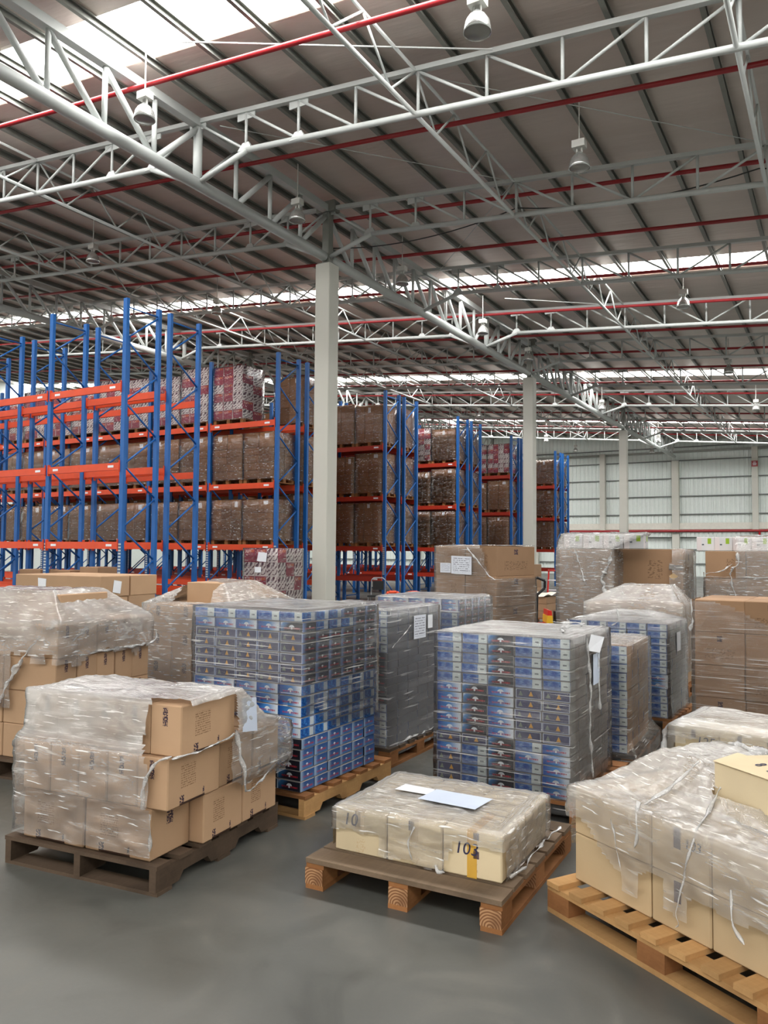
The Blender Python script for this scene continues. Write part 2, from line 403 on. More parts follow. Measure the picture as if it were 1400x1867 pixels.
for k in range(-8, 5):
    x = XC + 5.16 * k
    hgt = 8.95 if k != 0 else 8.2
    b = MB(); wd = .19 if k != 0 else .24
    b.box(-wd, wd, -.4, 0, 0, 3.25); b.box(-wd, wd, -.42, 0, 3.28, hgt); b.box(-wd - .05, wd + .05, -.46, 0, 3.1, 3.3)
    link('wall_post', b.mesh('wall_post', COLP), wn, (x, YN - .1, 0))
b = MB(); b.box(XW, XE, YN - .3, YN - .1, 3.32, 3.78); struct('trim_1', b.mesh('wall_band', BAND))
b = MB(); b.box(XW, XE, YN - .2, YN - .1, roof_z(-8) - .95, roof_z(-8) - .8); struct('trim_2', b.mesh('eave_rail', PURLIN))
b = MB(); b.box(XW - .2, XW, YS, YN, 0, roof_z(XW)); struct('wall_west', b.mesh('wall_west', WALLM))
b = MB(); b.box(XW, XE, YS - .2, YS, 4.6, roof_z(XE)); struct('south_light_block', b.mesh('south_light_block', WALLM))  # unseen upper wall, added to keep dock daylight low, off the trusses
b = MB(); b.box(XE, XE + .2, YS, YN, 0, roof_z(XE)); struct('wall_east', b.mesh('wall_east', WALLM))
fm = empty('fire_main', (0, YN - .62, 3.2), 'red fire main running along the far wall under the pale band', 'pipe')
b = MB(); b.tube((XW + 1, 0, 0), (XE - 1, 0, 0), .09, 10); link('pipe', b.mesh('pipe', REDP, True), fm)
b = MB(); b.tube((-4.95, 0, 0), (-4.95, 0, -3.19), .07, 8); link('drop_pipe', b.mesh('drop_pipe', REDP, True), fm)
for k in range(-8, 5):
    link('bracket', cached('fmb', lambda: (lambda q: (q.box(-.05, .05, -.05, .1, -.16, -.02), q.mesh('bracket', GIRT))[1])(MB())), fm, (XC + 5.16 * k, 0, 0))
sg = empty('fire_sign', (-5.2, YN - .54, 7.75), 'small red fire sign high on the last wall post', 'sign')
b = MB(); b.box(-.2, .2, -.015, 0, -.2, .2); link('plate', b.mesh('plate', REDP), sg)
b = MB(); b.box(-.12, .12, -.02, -.0151, -.02, .03); b.box(-.1, .1, -.02, -.0151, -.1, -.06); b.box(-.08, .08, -.02, -.0151, .08, .12); link('lettering', b.mesh('lettering', WPAPER), sg)

# columns
NAMEC = ['nearest', 'second', 'third', 'farthest']
for i, (x, y, zt) in enumerate([(XC, 15.15, 8.29), (XC, 28.95, 8.29), (XC, 43.9, 8.29), (-24.2, 15.15, 9.4), (-24.2, 28.95, 9.4), (-24.2, 43.9, 9.4), (-24.2, 59.0, 9.4)]):
    o = empty('concrete_column', (x, y, 0), ('%s square pale concrete column of the aisle row' % NAMEC[i]) if i < 3 else ('pale concrete column behind the racks, %s of its row' % ORD[i - 2]), 'column', kind='structure')
    b = MB(); b.prism([(-.2, -.185, 0), (-.185, -.2, 0), (.185, -.2, 0), (.2, -.185, 0), (.2, .185, 0), (.185, .2, 0), (-.185, .2, 0), (-.2, .185, 0)], [(0, 0, 0), (0, 0, zt)])
    link('shaft', b.mesh('shaft', COLP), o)
    b = MB(); b.box(-.09, .09, -.09, .09, zt, zt + 1.5); b.box(-.17, .17, -.17, .17, zt, zt + .03); b.box(-.25, .25, -.12, .12, zt + 1.25, zt + 1.5)
    link('steel_post', b.mesh('steel_post', PURLIN), o)

# ------------------------------------------------------------------ roof steel
JT = [-0.005, 15.15, 28.95, 43.9, 59.0]                      # supports of the long trusses
CROSS = [1.3, 6.0, 10.82, 15.15, 19.9, 24.46, 28.95, 34.0, 39.2, 43.9, 48.8, 53.4]
TOPZ, BOTZ = 9.69, 8.93
def chord_z(x, z): return z - SL * (x - XC)
def jack(xj, y0, y1, label):
    dz = -SL * (xj - XC)
    o = empty('long_truss', (xj, y0, 0), label, 'truss')
    L = y1 - y0; zt, zb = TOPZ + dz, 8.47 + dz
    b = MB(); b.box(-.085, .085, 0, L, zt - .15, zt + .01); link('top_chord', b.mesh('top_chord', WHITE), o)
    b = MB(); b.tube((0, .15, zb), (0, L - .15, zb), .115, 14); link('bottom_chord', b.mesh('bottom_chord', WHITE, True), o)
    n = max(2, round(L / 1.1)); st = L / n; me_v = {}
    for k in range(1, n):
        y = k * st; near = min(abs(y0 + y - c) for c in CROSS)
        r = .085 if near < .45 else .045
        link('vertical', cached(('jv', xj, r), lambda: (lambda q: (q.tube((0, 0, zb), (0, 0, zt - .15), r, 10), q.mesh('vertical', WHITE, True))[1])(MB())), o, (0, y, 0))
    for k in range(n):
        y = k * st; mid = L * .61; up_ = (y + st / 2) < mid
        def mk():
            q = MB(); q.tube((0, 0, zt - .16 if up_ else zb), (0, st, zb if up_ else zt - .16), .055, 8); return q.mesh('diagonal', WHITE, True)
        link('diagonal', cached(('jd', xj, round(st, 3), up_), mk), o, (0, y, 0))
    for c in CROSS:
        if y0 - .2 < c < y1 - .1:
            link('gusset', cached('jg', lambda: (lambda q: (q.box(-.3, .3, -.012, .012, -.18, .16), q.box(-.012, .012, -.35, .35, -.2, .12), q.mesh('gusset', WHITE))[1])(MB())), o, (0, c - y0, zt - .1))
for (xj, nm) in ((XC, 'above the aisle columns'), (-24.2, 'above the racks')):
    for i in range(4):
        jack(xj, JT[i], JT[i + 1], 'heavy white long truss %s, %s span from the camera' % (nm, ORD[i + 1]))

# cross trusses: same geometry each, so meshes are shared
XL, XR = -34.0, 3.4
xs = [XC + 1.164 * k for k in range(-20, 12)]
def tmesh():
    P = {}
    def chord(z):
        return z
    b = MB(); z = lambda x, h: chord_z(x, h)
    b.prism([(XL, -.05, z(XL, TOPZ)), (XL, .05, z(XL, TOPZ)), (XL, .05, z(XL, TOPZ) - .08), (XL, -.05, z(XL, TOPZ) - .08)], [(0, 0, 0), (XR - XL, 0, -SL * (XR - XL))]); P['top_chord'] = b.mesh('top_chord', WHITE)
    b = MB(); q = lambda x: (x, 0, z(x, BOTZ))
    kn = lambda xj: (xj, 0, 8.47 - SL * (xj - XC))
    b.path([(XL, 0, z(XL, BOTZ)), q(-24.2 - 1.2), kn(-24.2), q(-24.2 + 1.2), q(XC - 1.2), kn(XC), q(XC + 1.2), (XR, 0, z(XR, BOTZ))], .052, 10); P['bottom_chord'] = b.mesh('bottom_chord', WHITE, True)
    P['v'] = []; P['d'] = []; P['g'] = []
    for i, x in enumerate(xs):
        if abs(x - XC) > .3 and abs(x + 24.2) > .4:
            b = MB(); b.tube((x, 0, z(x, BOTZ)), (x, 0, z(x, TOPZ) - .07), .027, 8); P['v'].append(b.mesh('vertical', WHITE, True))
        x2 = x + 1.164; m = ((x + .58 - XC) % 13.95) / 13.95
        down = m < .5
        zb1 = z(x, BOTZ); zt1 = z(x, TOPZ) - .07
        b = MB()
        if down: b.tube((x, 0, zt1), (x2, 0, z(x2, BOTZ)), .025, 8)
        else: b.tube((x, 0, zb1), (x2, 0, z(x2, TOPZ) - .07), .025, 8)
        P['d'].append(b.mesh('diagonal', WHITE, True))
        if abs(x - XC) < 3.0 or abs(x + 24.2) < 2.6:
            b = MB()
            if abs(x - XC) > .3: b.poly([(x - .16, -.05, z(x, BOTZ) - .02), (x + .16, -.05, z(x, BOTZ) - .02), (x + .07, -.02, z(x, BOTZ) + .13), (x - .07, -.02, z(x, BOTZ) + .13)]); b.poly([(x + .16, .05, z(x, BOTZ) - .02), (x - .16, .05, z(x, BOTZ) - .02), (x - .07, .02, z(x, BOTZ) + .13), (x + .07, .02, z(x, BOTZ) + .13)]); b.poly([(x - .16, -.05, z(x, BOTZ) - .02), (x - .07, -.02, z(x, BOTZ) + .13), (x - .07, .02, z(x, BOTZ) + .13), (x - .16, .05, z(x, BOTZ) - .02)]); b.poly([(x + .16, .05, z(x, BOTZ) - .02), (x + .07, .02, z(x, BOTZ) + .13), (x + .07, -.02, z(x, BOTZ) + .13), (x + .16, -.05, z(x, BOTZ) - .02)])
            if b.f: P['g'].append(b.mesh('gusset', WHITE))
            b = MB(); b.box(x - .2, x + .2, -.012, .012, z(x, TOPZ) - .2, z(x, TOPZ) - .02); P['g'].append(b.mesh('gusset', WHITE))
    return P
TP = tmesh()
for i, y in enumerate(CROSS):
    if i == 0: continue
    o = empty('cross_truss', (0, y, 0), 'white tubular cross truss under the roof, %s from the camera' % ORD[i], 'truss')
    link('top_chord', TP['top_chord'], o); link('bottom_chord', TP['bottom_chord'], o)
    for m in TP['v']: link('vertical', m, o)
    for m in TP['d']: link('diagonal', m, o)
    for m in TP['g']: link('gusset', m, o)
# light ties parallel to the purlins, with V webs up to a top tie
for j, (xt, nm) in enumerate([(-1.09, 'last'), (-5.75, 'first'), (-15.0, 'first beyond the aisle columns'), (-19.6, 'second beyond the aisle columns')]):
    y0, y1 = 5.9, 53.4
    zb, zt = chord_z(xt, BOTZ), chord_z(xt, TOPZ) + .05
    o = empty('bridging_truss', (xt, y0, 0), ('slender white bridging truss along the purlins, %s' % nm) if j > 1 else ('slender white bridging truss, %s on the open side of the columns' % ('farther' if j == 0 else 'nearer')), 'truss')
    b = MB(); b.tube((0, 0, zb), (0, y1 - y0, zb), .035, 8); link('bottom_chord', b.mesh('bottom_chord', WHITE, True), o)
    b = MB(); b.tube((0, 0, zt - .1), (0, y1 - y0, zt - .1), .026, 8); link('top_chord', b.mesh('top_chord', WHITE, True), o)
    for a, c in zip(CROSS[1:], CROSS[2:]):
        n = 3; st = (c - a) / (2 * n)
        for k in range(2 * n):
            lo = k % 2 == 0
            def mk():
                q = MB(); q.tube((0, 0, zt - .1 if lo else zb), (0, st, zb if lo else zt - .1), .02, 6); return q.mesh('web_member', WHITE, True)
            link('web_member', cached(('bw', j, round(st, 3), lo), mk), o, (0, a - y0 + k * st, 0))
# sprinkler pipes
for i, y in enumerate([9.2, 12.22, 15.4, 18.05, 21.0, 24.0, 27.0, 30.0, 33.0, 36.0, 39.0, 42.0, 45.0, 48.0, 51.0, 54.0]):
    o = empty('sprinkler_pipe', (0, y, 0), 'red sprinkler pipe slung under the roof, %s from the camera' % ORD[i + 1], 'pipe')
    zz = lambda x: roof_z(x) - .5
    def mk():
        q = MB(); q.tube((-46, 0, zz(-46)), (3.4, 0, zz(3.4)), .042, 10); return q.mesh('pipe', REDP, True)
    link('pipe', cached('spipe', mk), o)
    for k in range(16):
        x = -30 + 2.4 * k + .35 + .3 * (i % 3)
        if x > 3: break
        link('hanger', cached('shang', lambda: (lambda q: (q.tube((0, 0, 0), (0, 0, .5), .007, 5), q.box(-.02, .02, -.05, .05, -.06, .02), q.mesh('hanger', LBOX))[1])(MB())), o, (x, 0, zz(x)))
        link('sprinkler_head', cached('shead', lambda: (lambda q: (q.tube((0, 0, 0), (0, 0, .14), .014, 6), q.tube((0, 0, .14), (0, 0, .15), .03, 8), q.mesh('sprinkler_head', REDP))[1])(MB())), o, (x + 1.1, 0, zz(x + 1.1)))
# bay lamps
def lamp_meshes():
    P = {}
    b = MB(); b.lathe([(.062, .33), (.075, .30), (.13, .26), (.185, .17), (.205, .06), (.212, .0), (.206, .0), (.198, .06), (.178, .165), (.125, .25), (.06, .29)], 24); P['reflector'] = b.mesh('reflector', ALU, True)
    b = MB(); b.lathe([(.2, .012), (.15, -.01), (.0001, -.02)], 20); P['lens'] = b.mesh('lens', LAMPGLASS, True)
    b = MB(); b.box(-.13, .13, -.10, .10, .42, .57); b.tube((-.05, 0, .31), (-.05, 0, .43), .02, 8); b.tube((.05, 0, .31), (.05, 0, .43), .02, 8); P['ballast_box'] = b.mesh('ballast_box', LBOX)
    return P
LP = lamp_meshes()
LAMPS = [(-3.82, 8.8, 8.05), (-9.72, 8.92, 8.6), (-3.71, 12.79, 8.02), (-9.84, 13.25, 8.55), (-17.06, 14.0, 9.2), (-3.52, 21.5, 8.02), (-9.83, 23.14, 8.55), (-9.75, 17.67, 8.5), (-9.78, 27.2, 8.55), (-17.33, 19.1, 9.2), (-17.35, 29.43, 9.2), (-17.6, 41.0, 9.2), (-10.05, 38.3, 8.55), (-3.44, 30.1, 8.0), (-3.3, 38.5, 8.0), (-10.0, 51.5, 8.55), (-17.6, 52.5, 9.2), (-11.5, 57.0, 8.6), (-16.9, 57.0, 9.0)]
for i, (x, y, z) in enumerate(LAMPS):
    near = min(range(len(CROSS)), key=lambda k: abs(CROSS[k] - y))
    line = 'open bay' if x > -8 else ('aisle column line' if x > -14 else 'rack bay')
    o = empty('bay_lamp', (x, y, z), 'silver dome bay lamp hanging over the %s, %s of that line' % (line, ORD[1 + sorted([l[1] for l in LAMPS if (('open bay' if l[0] > -8 else ('aisle column line' if l[0] > -14 else 'rack bay')) == line)]).index(y)]), 'lamp', group='bay lamps')
    for nm in LP: link(nm, LP[nm], o)
    b = MB(); o.scale = (.82, .82, .82); b.tube((0, 0, .58), (0, 0, (roof_z(x) - .12 - z) / .82), .014, 6); link('hanging_rod', b.mesh('hanging_rod', LBOX), o)
# cable slung along the column truss
cb = MB(); pts = []
for a, c, sag in (((-10.3, 15.3, 8.75), (-5.75, 15.3, 8.75), .22), ((-5.75, 15.3, 8.75), (-1.2, 15.3, 8.5), .22), ((-1.2, 15.3, 8.5), (3, 15.3, 8.1), .2)):
    for k in range(12):
        t = k / 12; pts.append((a[0] + (c[0] - a[0]) * t, a[1], a[2] + (c[2] - a[2]) * t - sag * 4 * t * (1 - t)))
cb.path(pts, .012, 6); tag(link('power_cable', cb.mesh('power_cable', CABLE)), 'black cable sagging along the cross truss above the nearest column', 'cable')
for i, (p, q) in enumerate([((-8.9, 8.75, 9.55), (-4.4, 10.7, 9.1)), ((-9.0, 22.9, 9.5), (-5.75, 24.4, 9.2)), ((-9.9, 10.9, 9.5), (-5.8, 15.1, 9.25)), ((-5.7, 10.9, 9.2), (-1.2, 15.1, 8.9)), ((-9.9, 19.95, 9.5), (-5.8, 15.2, 9.25))]):
    b = MB(); b.tube(p, q, .009 if i > 1 else .014, 6)
    tag(link('brace_rod', b.mesh('brace_rod', WHITE)), ['thin white brace rod below the nearest skylight', 'thin white brace rod below the second skylight', 'thin white diagonal roof rod before the nearest column truss', 'thin white diagonal roof rod in the open bay before the column truss', 'thin white diagonal roof rod beyond the nearest column truss'][i], 'rod')

# ------------------------------------------------------------------ cartons, pallets, film
REG = {'blue': [], 'brown': [], 'pink': []}
def carton_mesh(dims, mats, lean=0):
    def mk():
        w, d, h = dims; bm = bmesh.new()
        bmesh.ops.create_cube(bm, size=1.0, matrix=Matrix.Translation((0, 0, h / 2)) @ Matrix.Diagonal((w, d, h, 1)))
        bmesh.ops.bevel(bm, geom=bm.edges[:], offset=min(.006, h * .06), segments=1, affect='EDGES')
        ul = bm.loops.layers.uv.new('UVMap')
        for f in bm.faces:
            n = f.normal; ax = max(range(3), key=lambda k: abs(n[k]))
            k = {0: 1 if n.x > 0 else 3, 1: 2 if n.y > 0 else 0, 2: 4}[ax]
            f.material_index = k
            for lp in f.loops:
                c = lp.vert.co; a, bq, cc = c.x / w + .5, c.y / d + .5, c.z / h
                lp[ul].uv = {0: (a, cc), 1: (bq, cc), 2: (1 - a, cc), 3: (1 - bq, cc), 4: (a, bq)}[k]
        me = bpy.data.meshes.new('carton'); bm.to_mesh(me); bm.free()
        for m in mats: me.materials.append(m)
        return me
    return cached(('ct',) + tuple(round(x, 3) for x in dims) + tuple(m.name for m in mats), mk)
def carton(kind, name, fr, pos, dims, mats, label, group, yaw=0.0, force=False):
    """fr = (origin, yaw) of the stack; pos = SW-bottom-centre in stack coordinates"""
    O, Y = fr; c, s = math.cos(Y), math.sin(Y)
    x, y, z = pos
    wp = Vector((O[0] + x * c - y * s, O[1] + x * s + y * c, z))
    REG[kind].append(dict(name=name, p=wp, rz=Y + yaw, dims=dims, mats=mats, label=label, group=group, size=(1e9 if force else 0) + max(dims) * min(dims[0], dims[2]) / max(wp.x ** 2 + wp.y ** 2, 1)))
    return wp
def flush():
    for kind, L in REG.items():
        L.sort(key=lambda d: -d['size'])
        for d in L[:298]:
            o = link(d['name'], carton_mesh(d['dims'], d['mats']), None, d['p'], d['rz'])
            tag(o, d['label'], 'carton', d['group'])
            for fn in d.get('kids', ()): fn(o)
        if L[298:]:
            b = MB(); mats = []
            for d in L[298:]:
                idx = []
                for m in d['mats']:
                    if m not in mats: mats.append(m)
                    idx.append(mats.index(m))
                w, dd, h = d['dims']; T = Matrix.Translation(d['p']) @ Matrix.Rotation(d['rz'], 4, 'Z'); e = .003
                b.box(-w / 2 + e, w / 2 - e, -dd / 2 + e, dd / 2 - e, 0, h - e, idx + [idx[4]], T)
            tag(link(L[0]['name'] + '_mass', b.mesh('cartons', mats)), {'blue': 'remaining small blue cartons inside and behind the wrapped blue stacks', 'brown': 'remaining brown cartons loaded on the farther pallet racks', 'pink': 'remaining pink cartons on the racks'}[kind], 'cartons', kind='stuff')

def fr(K, yaw): return ((K[0], K[1]), R(yaw))
def W(frm, x, y, z):
    O, Y = frm; c, s = math.cos(Y), math.sin(Y); return Vector((O[0] + x * c - y * s, O[1] + x * s + y * c, z))

def grain_block(dims, end, side):
    def mk():
        b = MB(); x, y, z = dims; b.box(-x / 2, x / 2, -y / 2, y / 2, 0, z, [0, 1, 0, 1, 1, 1]); return b.mesh('block', [end, side])
    return cached(('gblock', dims, end.name, side.name), mk)
def pallet(frm, x0, x1, y0, y1, style, woods, label, detail=True):
    """top at .144; boards run along x for 'block'/'stringer', along y for 'blocky'"""
    w, d = x1 - x0, y1 - y0; deck, low, end = woods
    o = empty('wooden_pallet', W(frm, (x0 + x1) / 2, (y0 + y1) / 2, 0), label, 'pallet', frm[1], 'wooden pallets on the floor')
    def bd(nm, x, y, z, dims, m, j=0.0): link(nm, one_box(nm, dims, m), o, (x + random.uniform(-j, j), y, z), random.uniform(-j, j) * .6)
    if style == 'block':
        n = 7
        for i in range(n):
            dd = .145 if i in (0, n - 1) else (.135 if deck is WEATH else .1)
            y = -d / 2 + dd / 2 + (d - dd) * i / (n - 1); bd('deck_board', 0, y, .122, (w, dd, .022), deck, .004)
        for x in (-w / 2 + .05, 0, w / 2 - .05): bd('stringer_board', x, 0, .1, (.1, d - .01, .022), low)
        for x in (-w / 2 + .05, 0, w / 2 - .05):
            for y in (-d / 2 + .07, 0, d / 2 - .07): link('block', grain_block((.1, .14, .078), end, low), o, (x + random.uniform(-.004, .004), y, .022), random.uniform(-.02, .02))
            bd('base_board', x, 0, 0, (.1, d, .022), low)
    elif style == 'blocky':
        n = max(5, round(w / .132))
        for i in range(n): bd('deck_board', -w / 2 + .05 + (w - .1) * i / (n - 1), 0, .122, (.078, d + .02, .022), deck, .006)
        for y in (-d / 2 + .05, 0, d / 2 - .05):
            bd('stringer_board', 0, y, .1, (w, .1, .022), low); bd('base_board', 0, y, 0, (w, .1, .022), low)
            for x in (-w / 2 + .07, 0, w / 2 - .07): bd('block', x, y, .022, (.14, .1, .078), end)
    else:   # stringer pallet with notched runners
        n = 7
        for i in range(n): bd('deck_board', 0, -d / 2 + .05 + (d - .1) * i / (n - 1), .122, (w, .1, .02), deck, .005)
        for i in (0, .5, 1): bd('base_board', 0, -d / 2 + .06 + (d - .12) * i, 0, (w, .11, .018), low)
        def mk():
            q = MB(); t = .02; h0, h1 = .018, .122; pr = []
            N = [(-d / 2, h0), (-d * .34, h0), (-d * .31, h0 + .04), (-d * .13, h0 + .04), (-d * .10, h0), (d * .10, h0), (d * .13, h0 + .04), (d * .31, h0 + .04), (d * .34, h0), (d / 2, h0), (d / 2, h1), (-d / 2, h1)]
            q.prism([(-t, a, c) for a, c in N], [(0, 0, 0), (2 * t, 0, 0)]); return q.mesh('runner', low)
        me = mk()
        for x in (-w / 2 + .025, 0, w / 2 - .025): link('runner', me, o, (x, 0, 0))
    return o

def film(frm, loops, label, mat, nside=14, rows=4, amp=.012, seed=0, keep=None, cap=True, dens=None, capd=.35, name='stretch_wrap', parent=None, group='stretch wraps'):
    """loops: list of (x0,x1,y0,y1,z) rectangles or four corner tuples, bottom to top, in stack coordinates"""
    L = []
    for q in loops:
        if len(q) == 5: x0, x1, y0, y1, z = q; L.append([Vector(p) for p in ((x0, y0, z), (x1, y0, z), (x1, y1, z), (x0, y1, z))])
        else: L.append([Vector(p) for p in q])
    n = nside * 4; verts, dv, uvs = [], [], []
    def ring(cs):
        out = []
        for sd in range(4):
            a, c = cs[sd], cs[(sd + 1) % 4]
            for k in range(nside):
                out.append(a.lerp(c, k / nside))
        return out
    rings = [ring(c) for c in L]; rr = []; dd = dens or [0.0] * len(L)
    for i in range(len(rings) - 1):
        m = rows if isinstance(rows, int) else rows[i]
        for k in range(m):
            t = k / m; rr.append(([a.lerp(c, t) for a, c in zip(rings[i], rings[i + 1])], dd[i] + (dd[i + 1] - dd[i]) * t))
    rr.append((rings[-1], dd[-1]))
    if cap:
        ce = sum(L[-1], Vector()) / 4
        for t in (.12, .35, .6, .85, .999): rr.append(([a.lerp(ce, t) for a in rings[-1]], capd))
    peri = [0.0]
    for k in range(n): peri.append(peri[-1] + (rings[0][(k + 1) % n] - rings[0][k]).length)
    vacc = 0; prev = None; V = []; U = []; D = []
    nbody = len(rr) - (5 if cap else 0)
    for ri, (pts, de) in enumerate(rr):
        if prev is not None: vacc += sum((p - q).length for p, q in zip(pts, prev)) / n
        prev = pts
        for k, p in enumerate(pts):
            V.append(p.copy()); U.append((p.x, p.y) if ri >= nbody else (peri[k], vacc)); D.append(de)
    F = []; FU = []
    for r in range(len(rr) - 1):
        for k in range(n):
            j = (k + 1) % n; q = (r * n + k, r * n + j, (r + 1) * n + j, (r + 1) * n + k)
            c = sum((V[i] for i in q), Vector()) / 4
            if keep and not keep(c): continue
            F.append(q)
            for t, i in enumerate(q):
                uu = U[i]
                if r < nbody - 1 and k == n - 1 and t in (1, 2): uu = (peri[n], uu[1])
                FU.append(uu)
    me = bpy.data.meshes.new(name); me.from_pydata([tuple(v) for v in V], [], F); me.update()
    nr = [v.normal.copy() for v in me.vertices]
    for i, v in enumerate(me.vertices):
        p = V[i]; q = p * 1.0 + Vector((seed * 3.1, seed * 1.7, seed))
        a = noise.noise(Vector((q.x * 6, q.y * 6, q.z * 11))) * .6 + noise.noise(q * 19) * .45 + noise.noise(q * 43) * .25
        v.co = p + nr[i] * (amp * (a + .55))
    me.materials.append(mat)
    ul = me.uv_layers.new(name='UVMap'); ul.data.foreach_set('uv', [c for u in FU for c in u])
    at = me.attributes.new('film_layers', 'FLOAT', 'POINT'); at.data.foreach_set('value', D)
    me.polygons.foreach_set('use_smooth', [True] * len(me.polygons)); me.update()
    o = link(name, me, parent)
    if parent is None:
        o.location = (frm[0][0], frm[0][1], 0); o.rotation_euler = (0, 0, frm[1]); tag(o, label, 'wrap', group)
    return o
def tail(wrap, pts, r=.009, seed=0, n=7):
    """twisted rope of film, in the wrap's own coordinates"""
    b = MB(); P = [Vector(p) for p in pts]; out = []
    Q = [P[0] * 2 - P[1]] + P + [P[-1] * 2 - P[-2]]
    for i in range(1, len(Q) - 2):
        p0, p1, p2, p3 = Q[i - 1:i + 3]; m = max(3, int((p2 - p1).length / .014))
        for k in range(m):
            t = k / m
            q = .5 * (2 * p1 + (p2 - p0) * t + (2 * p0 - 5 * p1 + 4 * p2 - p3) * t * t + (3 * p1 - p0 - 3 * p2 + p3) * t ** 3)
            out.append(q + Vector((noise.noise(q * 14 + Vector((seed, 0, 0))), noise.noise(q * 13 + Vector((0, seed, 5))), noise.noise(q * 15 + Vector((9, 0, seed))))) * r * .8)
    out.append(P[-1]); rad = []
    for q in out: rad.append(.72 * r * max(.18, .62 + 1.1 * noise.noise(q * 11 + Vector((seed, 3, 1))) + .5 * noise.noise(q * 37)))
    rad[-1] *= .3; B0 = len(b.v); tw = 0
    for k, q in enumerate(out):
        d = (out[min(k + 1, len(out) - 1)] - out[max(k - 1, 0)]).normalized(); a = d.cross(Vector((.3, .2, .9))).normalized(); c = d.cross(a)
        tw += .35
        for h in range(n):
            t = 2 * math.pi * h / n; e = 1.0 + .45 * math.cos(2 * (t - tw))
            b.v.append(tuple(q + (a * math.cos(t) + c * math.sin(t)) * rad[k] * e))
    for k in range(len(out) - 1):
        for h in range(n):
            g = (h + 1) % n; b.f.append([B0 + k * n + h, B0 + k * n + g, B0 + (k + 1) * n + g, B0 + (k + 1) * n + h]); b.mi.append(0); b.uv += [(h / n, k * .1), ((h + 1) / n, k * .1), ((h + 1) / n, k * .1 + .1), (h / n, k * .1 + .1)]
    return link('twisted_film', b.mesh('twisted_film', TAIL, True), wrap)
def panel(parent, name, corners, mat, lift=None):
    b = MB(); P = [Vector(p) for p in corners]; n = (P[1] - P[0]).cross(P[2] - P[0]).normalized() * .0012
    b.poly(P); b.poly([p + n for p in P]); 
    for i in range(4): b.poly([P[i], P[(i + 1) % 4], P[(i + 1) % 4] + n, P[i] + n])
    return link(name, b.mesh(name, mat), parent)
def text_mesh(txt, size):
    def mk():
        cu = bpy.data.curves.new('txt', 'FONT'); cu.body = txt; cu.size = size; cu.extrude = .0006; cu.align_x = 'CENTER'; cu.shear = .15
        o = bpy.data.objects.new('txt', cu); COL.objects.link(o); dg = bpy.context.evaluated_depsgraph_get(); dg.update()
        me = bpy.data.meshes.new_from_object(o.evaluated_get(dg)); bpy.data.objects.remove(o); me.materials.clear(); me.materials.append(INKM); return me
    return cached(('tx', txt, size), mk)
def kids_front(w, d, h, tape=None, sym=None, num=None, faded=False):
    """parts on the front (-y) face of a carton"""
    def fn(o):
        y = -d / 2 - .0012
        if tape is not None:
            b = MB(); b.box(-.024, .024, -d / 2 - .001, d / 2 + .001, h, h + .001); b.box(-.024, .024, -d / 2 - .0012, -d / 2, h * (.0 if tape is YTAPE else .55), h + .001); link('tape', b.mesh('tape', tape), o, (w * .0, 0, 0))
        if sym is not None:
            b = MB()
            for (u0, u1, v0, v1) in sym: b.poly([(w * (u0 - .5), y, h * v0), (w * (u1 - .5), y, h * v0), (w * (u1 - .5), y, h * v1), (w * (u0 - .5), y, h * v1)])
            link('printed_symbol', b.mesh('printed_symbol', SYMBOL), o)
        if num:
            t, u, v, sz = num; q = link('handwritten_number', text_mesh(t, sz), o, (w * (u - .5), y - .0005, h * v)); q.rotation_euler = (R(90), 0, 0)
    return fn
def addkid(kind, fn): REG[kind][-1].setdefault('kids', []).append(fn)

def block(kind, name, frm, x0, x1, y0, y1, z0, nx, ny, nz, hz, matfn, desc, sname, group, jit=.004, only=None, gap=.003):
    w, d = (x1 - x0) / nx, (y1 - y0) / ny
    for k in range(nz):
        for i in range(nx):
            for j in range(ny):
                if only and not only(i, j, k): continue
                ms = matfn(i, j, k)
                carton(kind, name, frm, (x0 + w * (i + .5) + random.uniform(-jit, jit), y0 + d * (j + .5) + random.uniform(-jit, jit), z0 + hz * k), (round(w - gap, 3), round(d - gap, 3), round(hz - .0015, 4)), ms,
                       '%s, %s across, %s back, %s up, %s' % (desc, ORD[i + 1], ORD[j + 1], ORD[k + 1], sname), group, random.uniform(-.008, .008))

# ------------------------------------------------------------------ floor stacks, nearest first
kc = lambda s=CARDF, e=CARDS, t=CARD: (s, e, s, e, t)
# 1: low brown stack on the dark runner pallet
F1 = fr((-2.90, 2.82), 6)
pallet(F1, -.95, .05, -.03, 1.06, 'stringer', (DARKW, DARKW, DARKW), 'dark weathered runner pallet under the low brown stack in front')
g = 'brown cartons on the dark pallet'; sn = 'on the dark pallet'
def c1(x0, x1, y0, y1, z, mats, where, num=None):
    w, d = x1 - x0, y1 - y0
    carton('brown', 'brown_carton', F1, ((x0 + x1) / 2, (y0 + y1) / 2, z), (round(w - .004, 3), round(d - .004, 3), .248), mats, 'brown carton, %s, %s' % (where, sn), g, random.uniform(-.01, .01), True)
    addkid('brown', kids_front(w - .004, d - .004, .248, None, None, num))
for i, (a, c) in enumerate([(-.86, -.44), (-.435, -.015)]):
    c1(a, c, 0, .3, .144, kc(CARDS, CARDF), 'bottom layer, %s of the front row' % ORD[i + 1])
for i, (a, c) in enumerate([(.30, .65), (.655, 1.0)]):
    c1(-.34, .07, a, c, .144, kc(CARDF, CARDS), 'bottom layer, %s behind the front row, sticking out' % ORD[i + 1])
    c1(-.86, -.36, a, c, .144, kc(), 'bottom layer, hidden inner side, %s behind the front row' % ORD[i + 1])
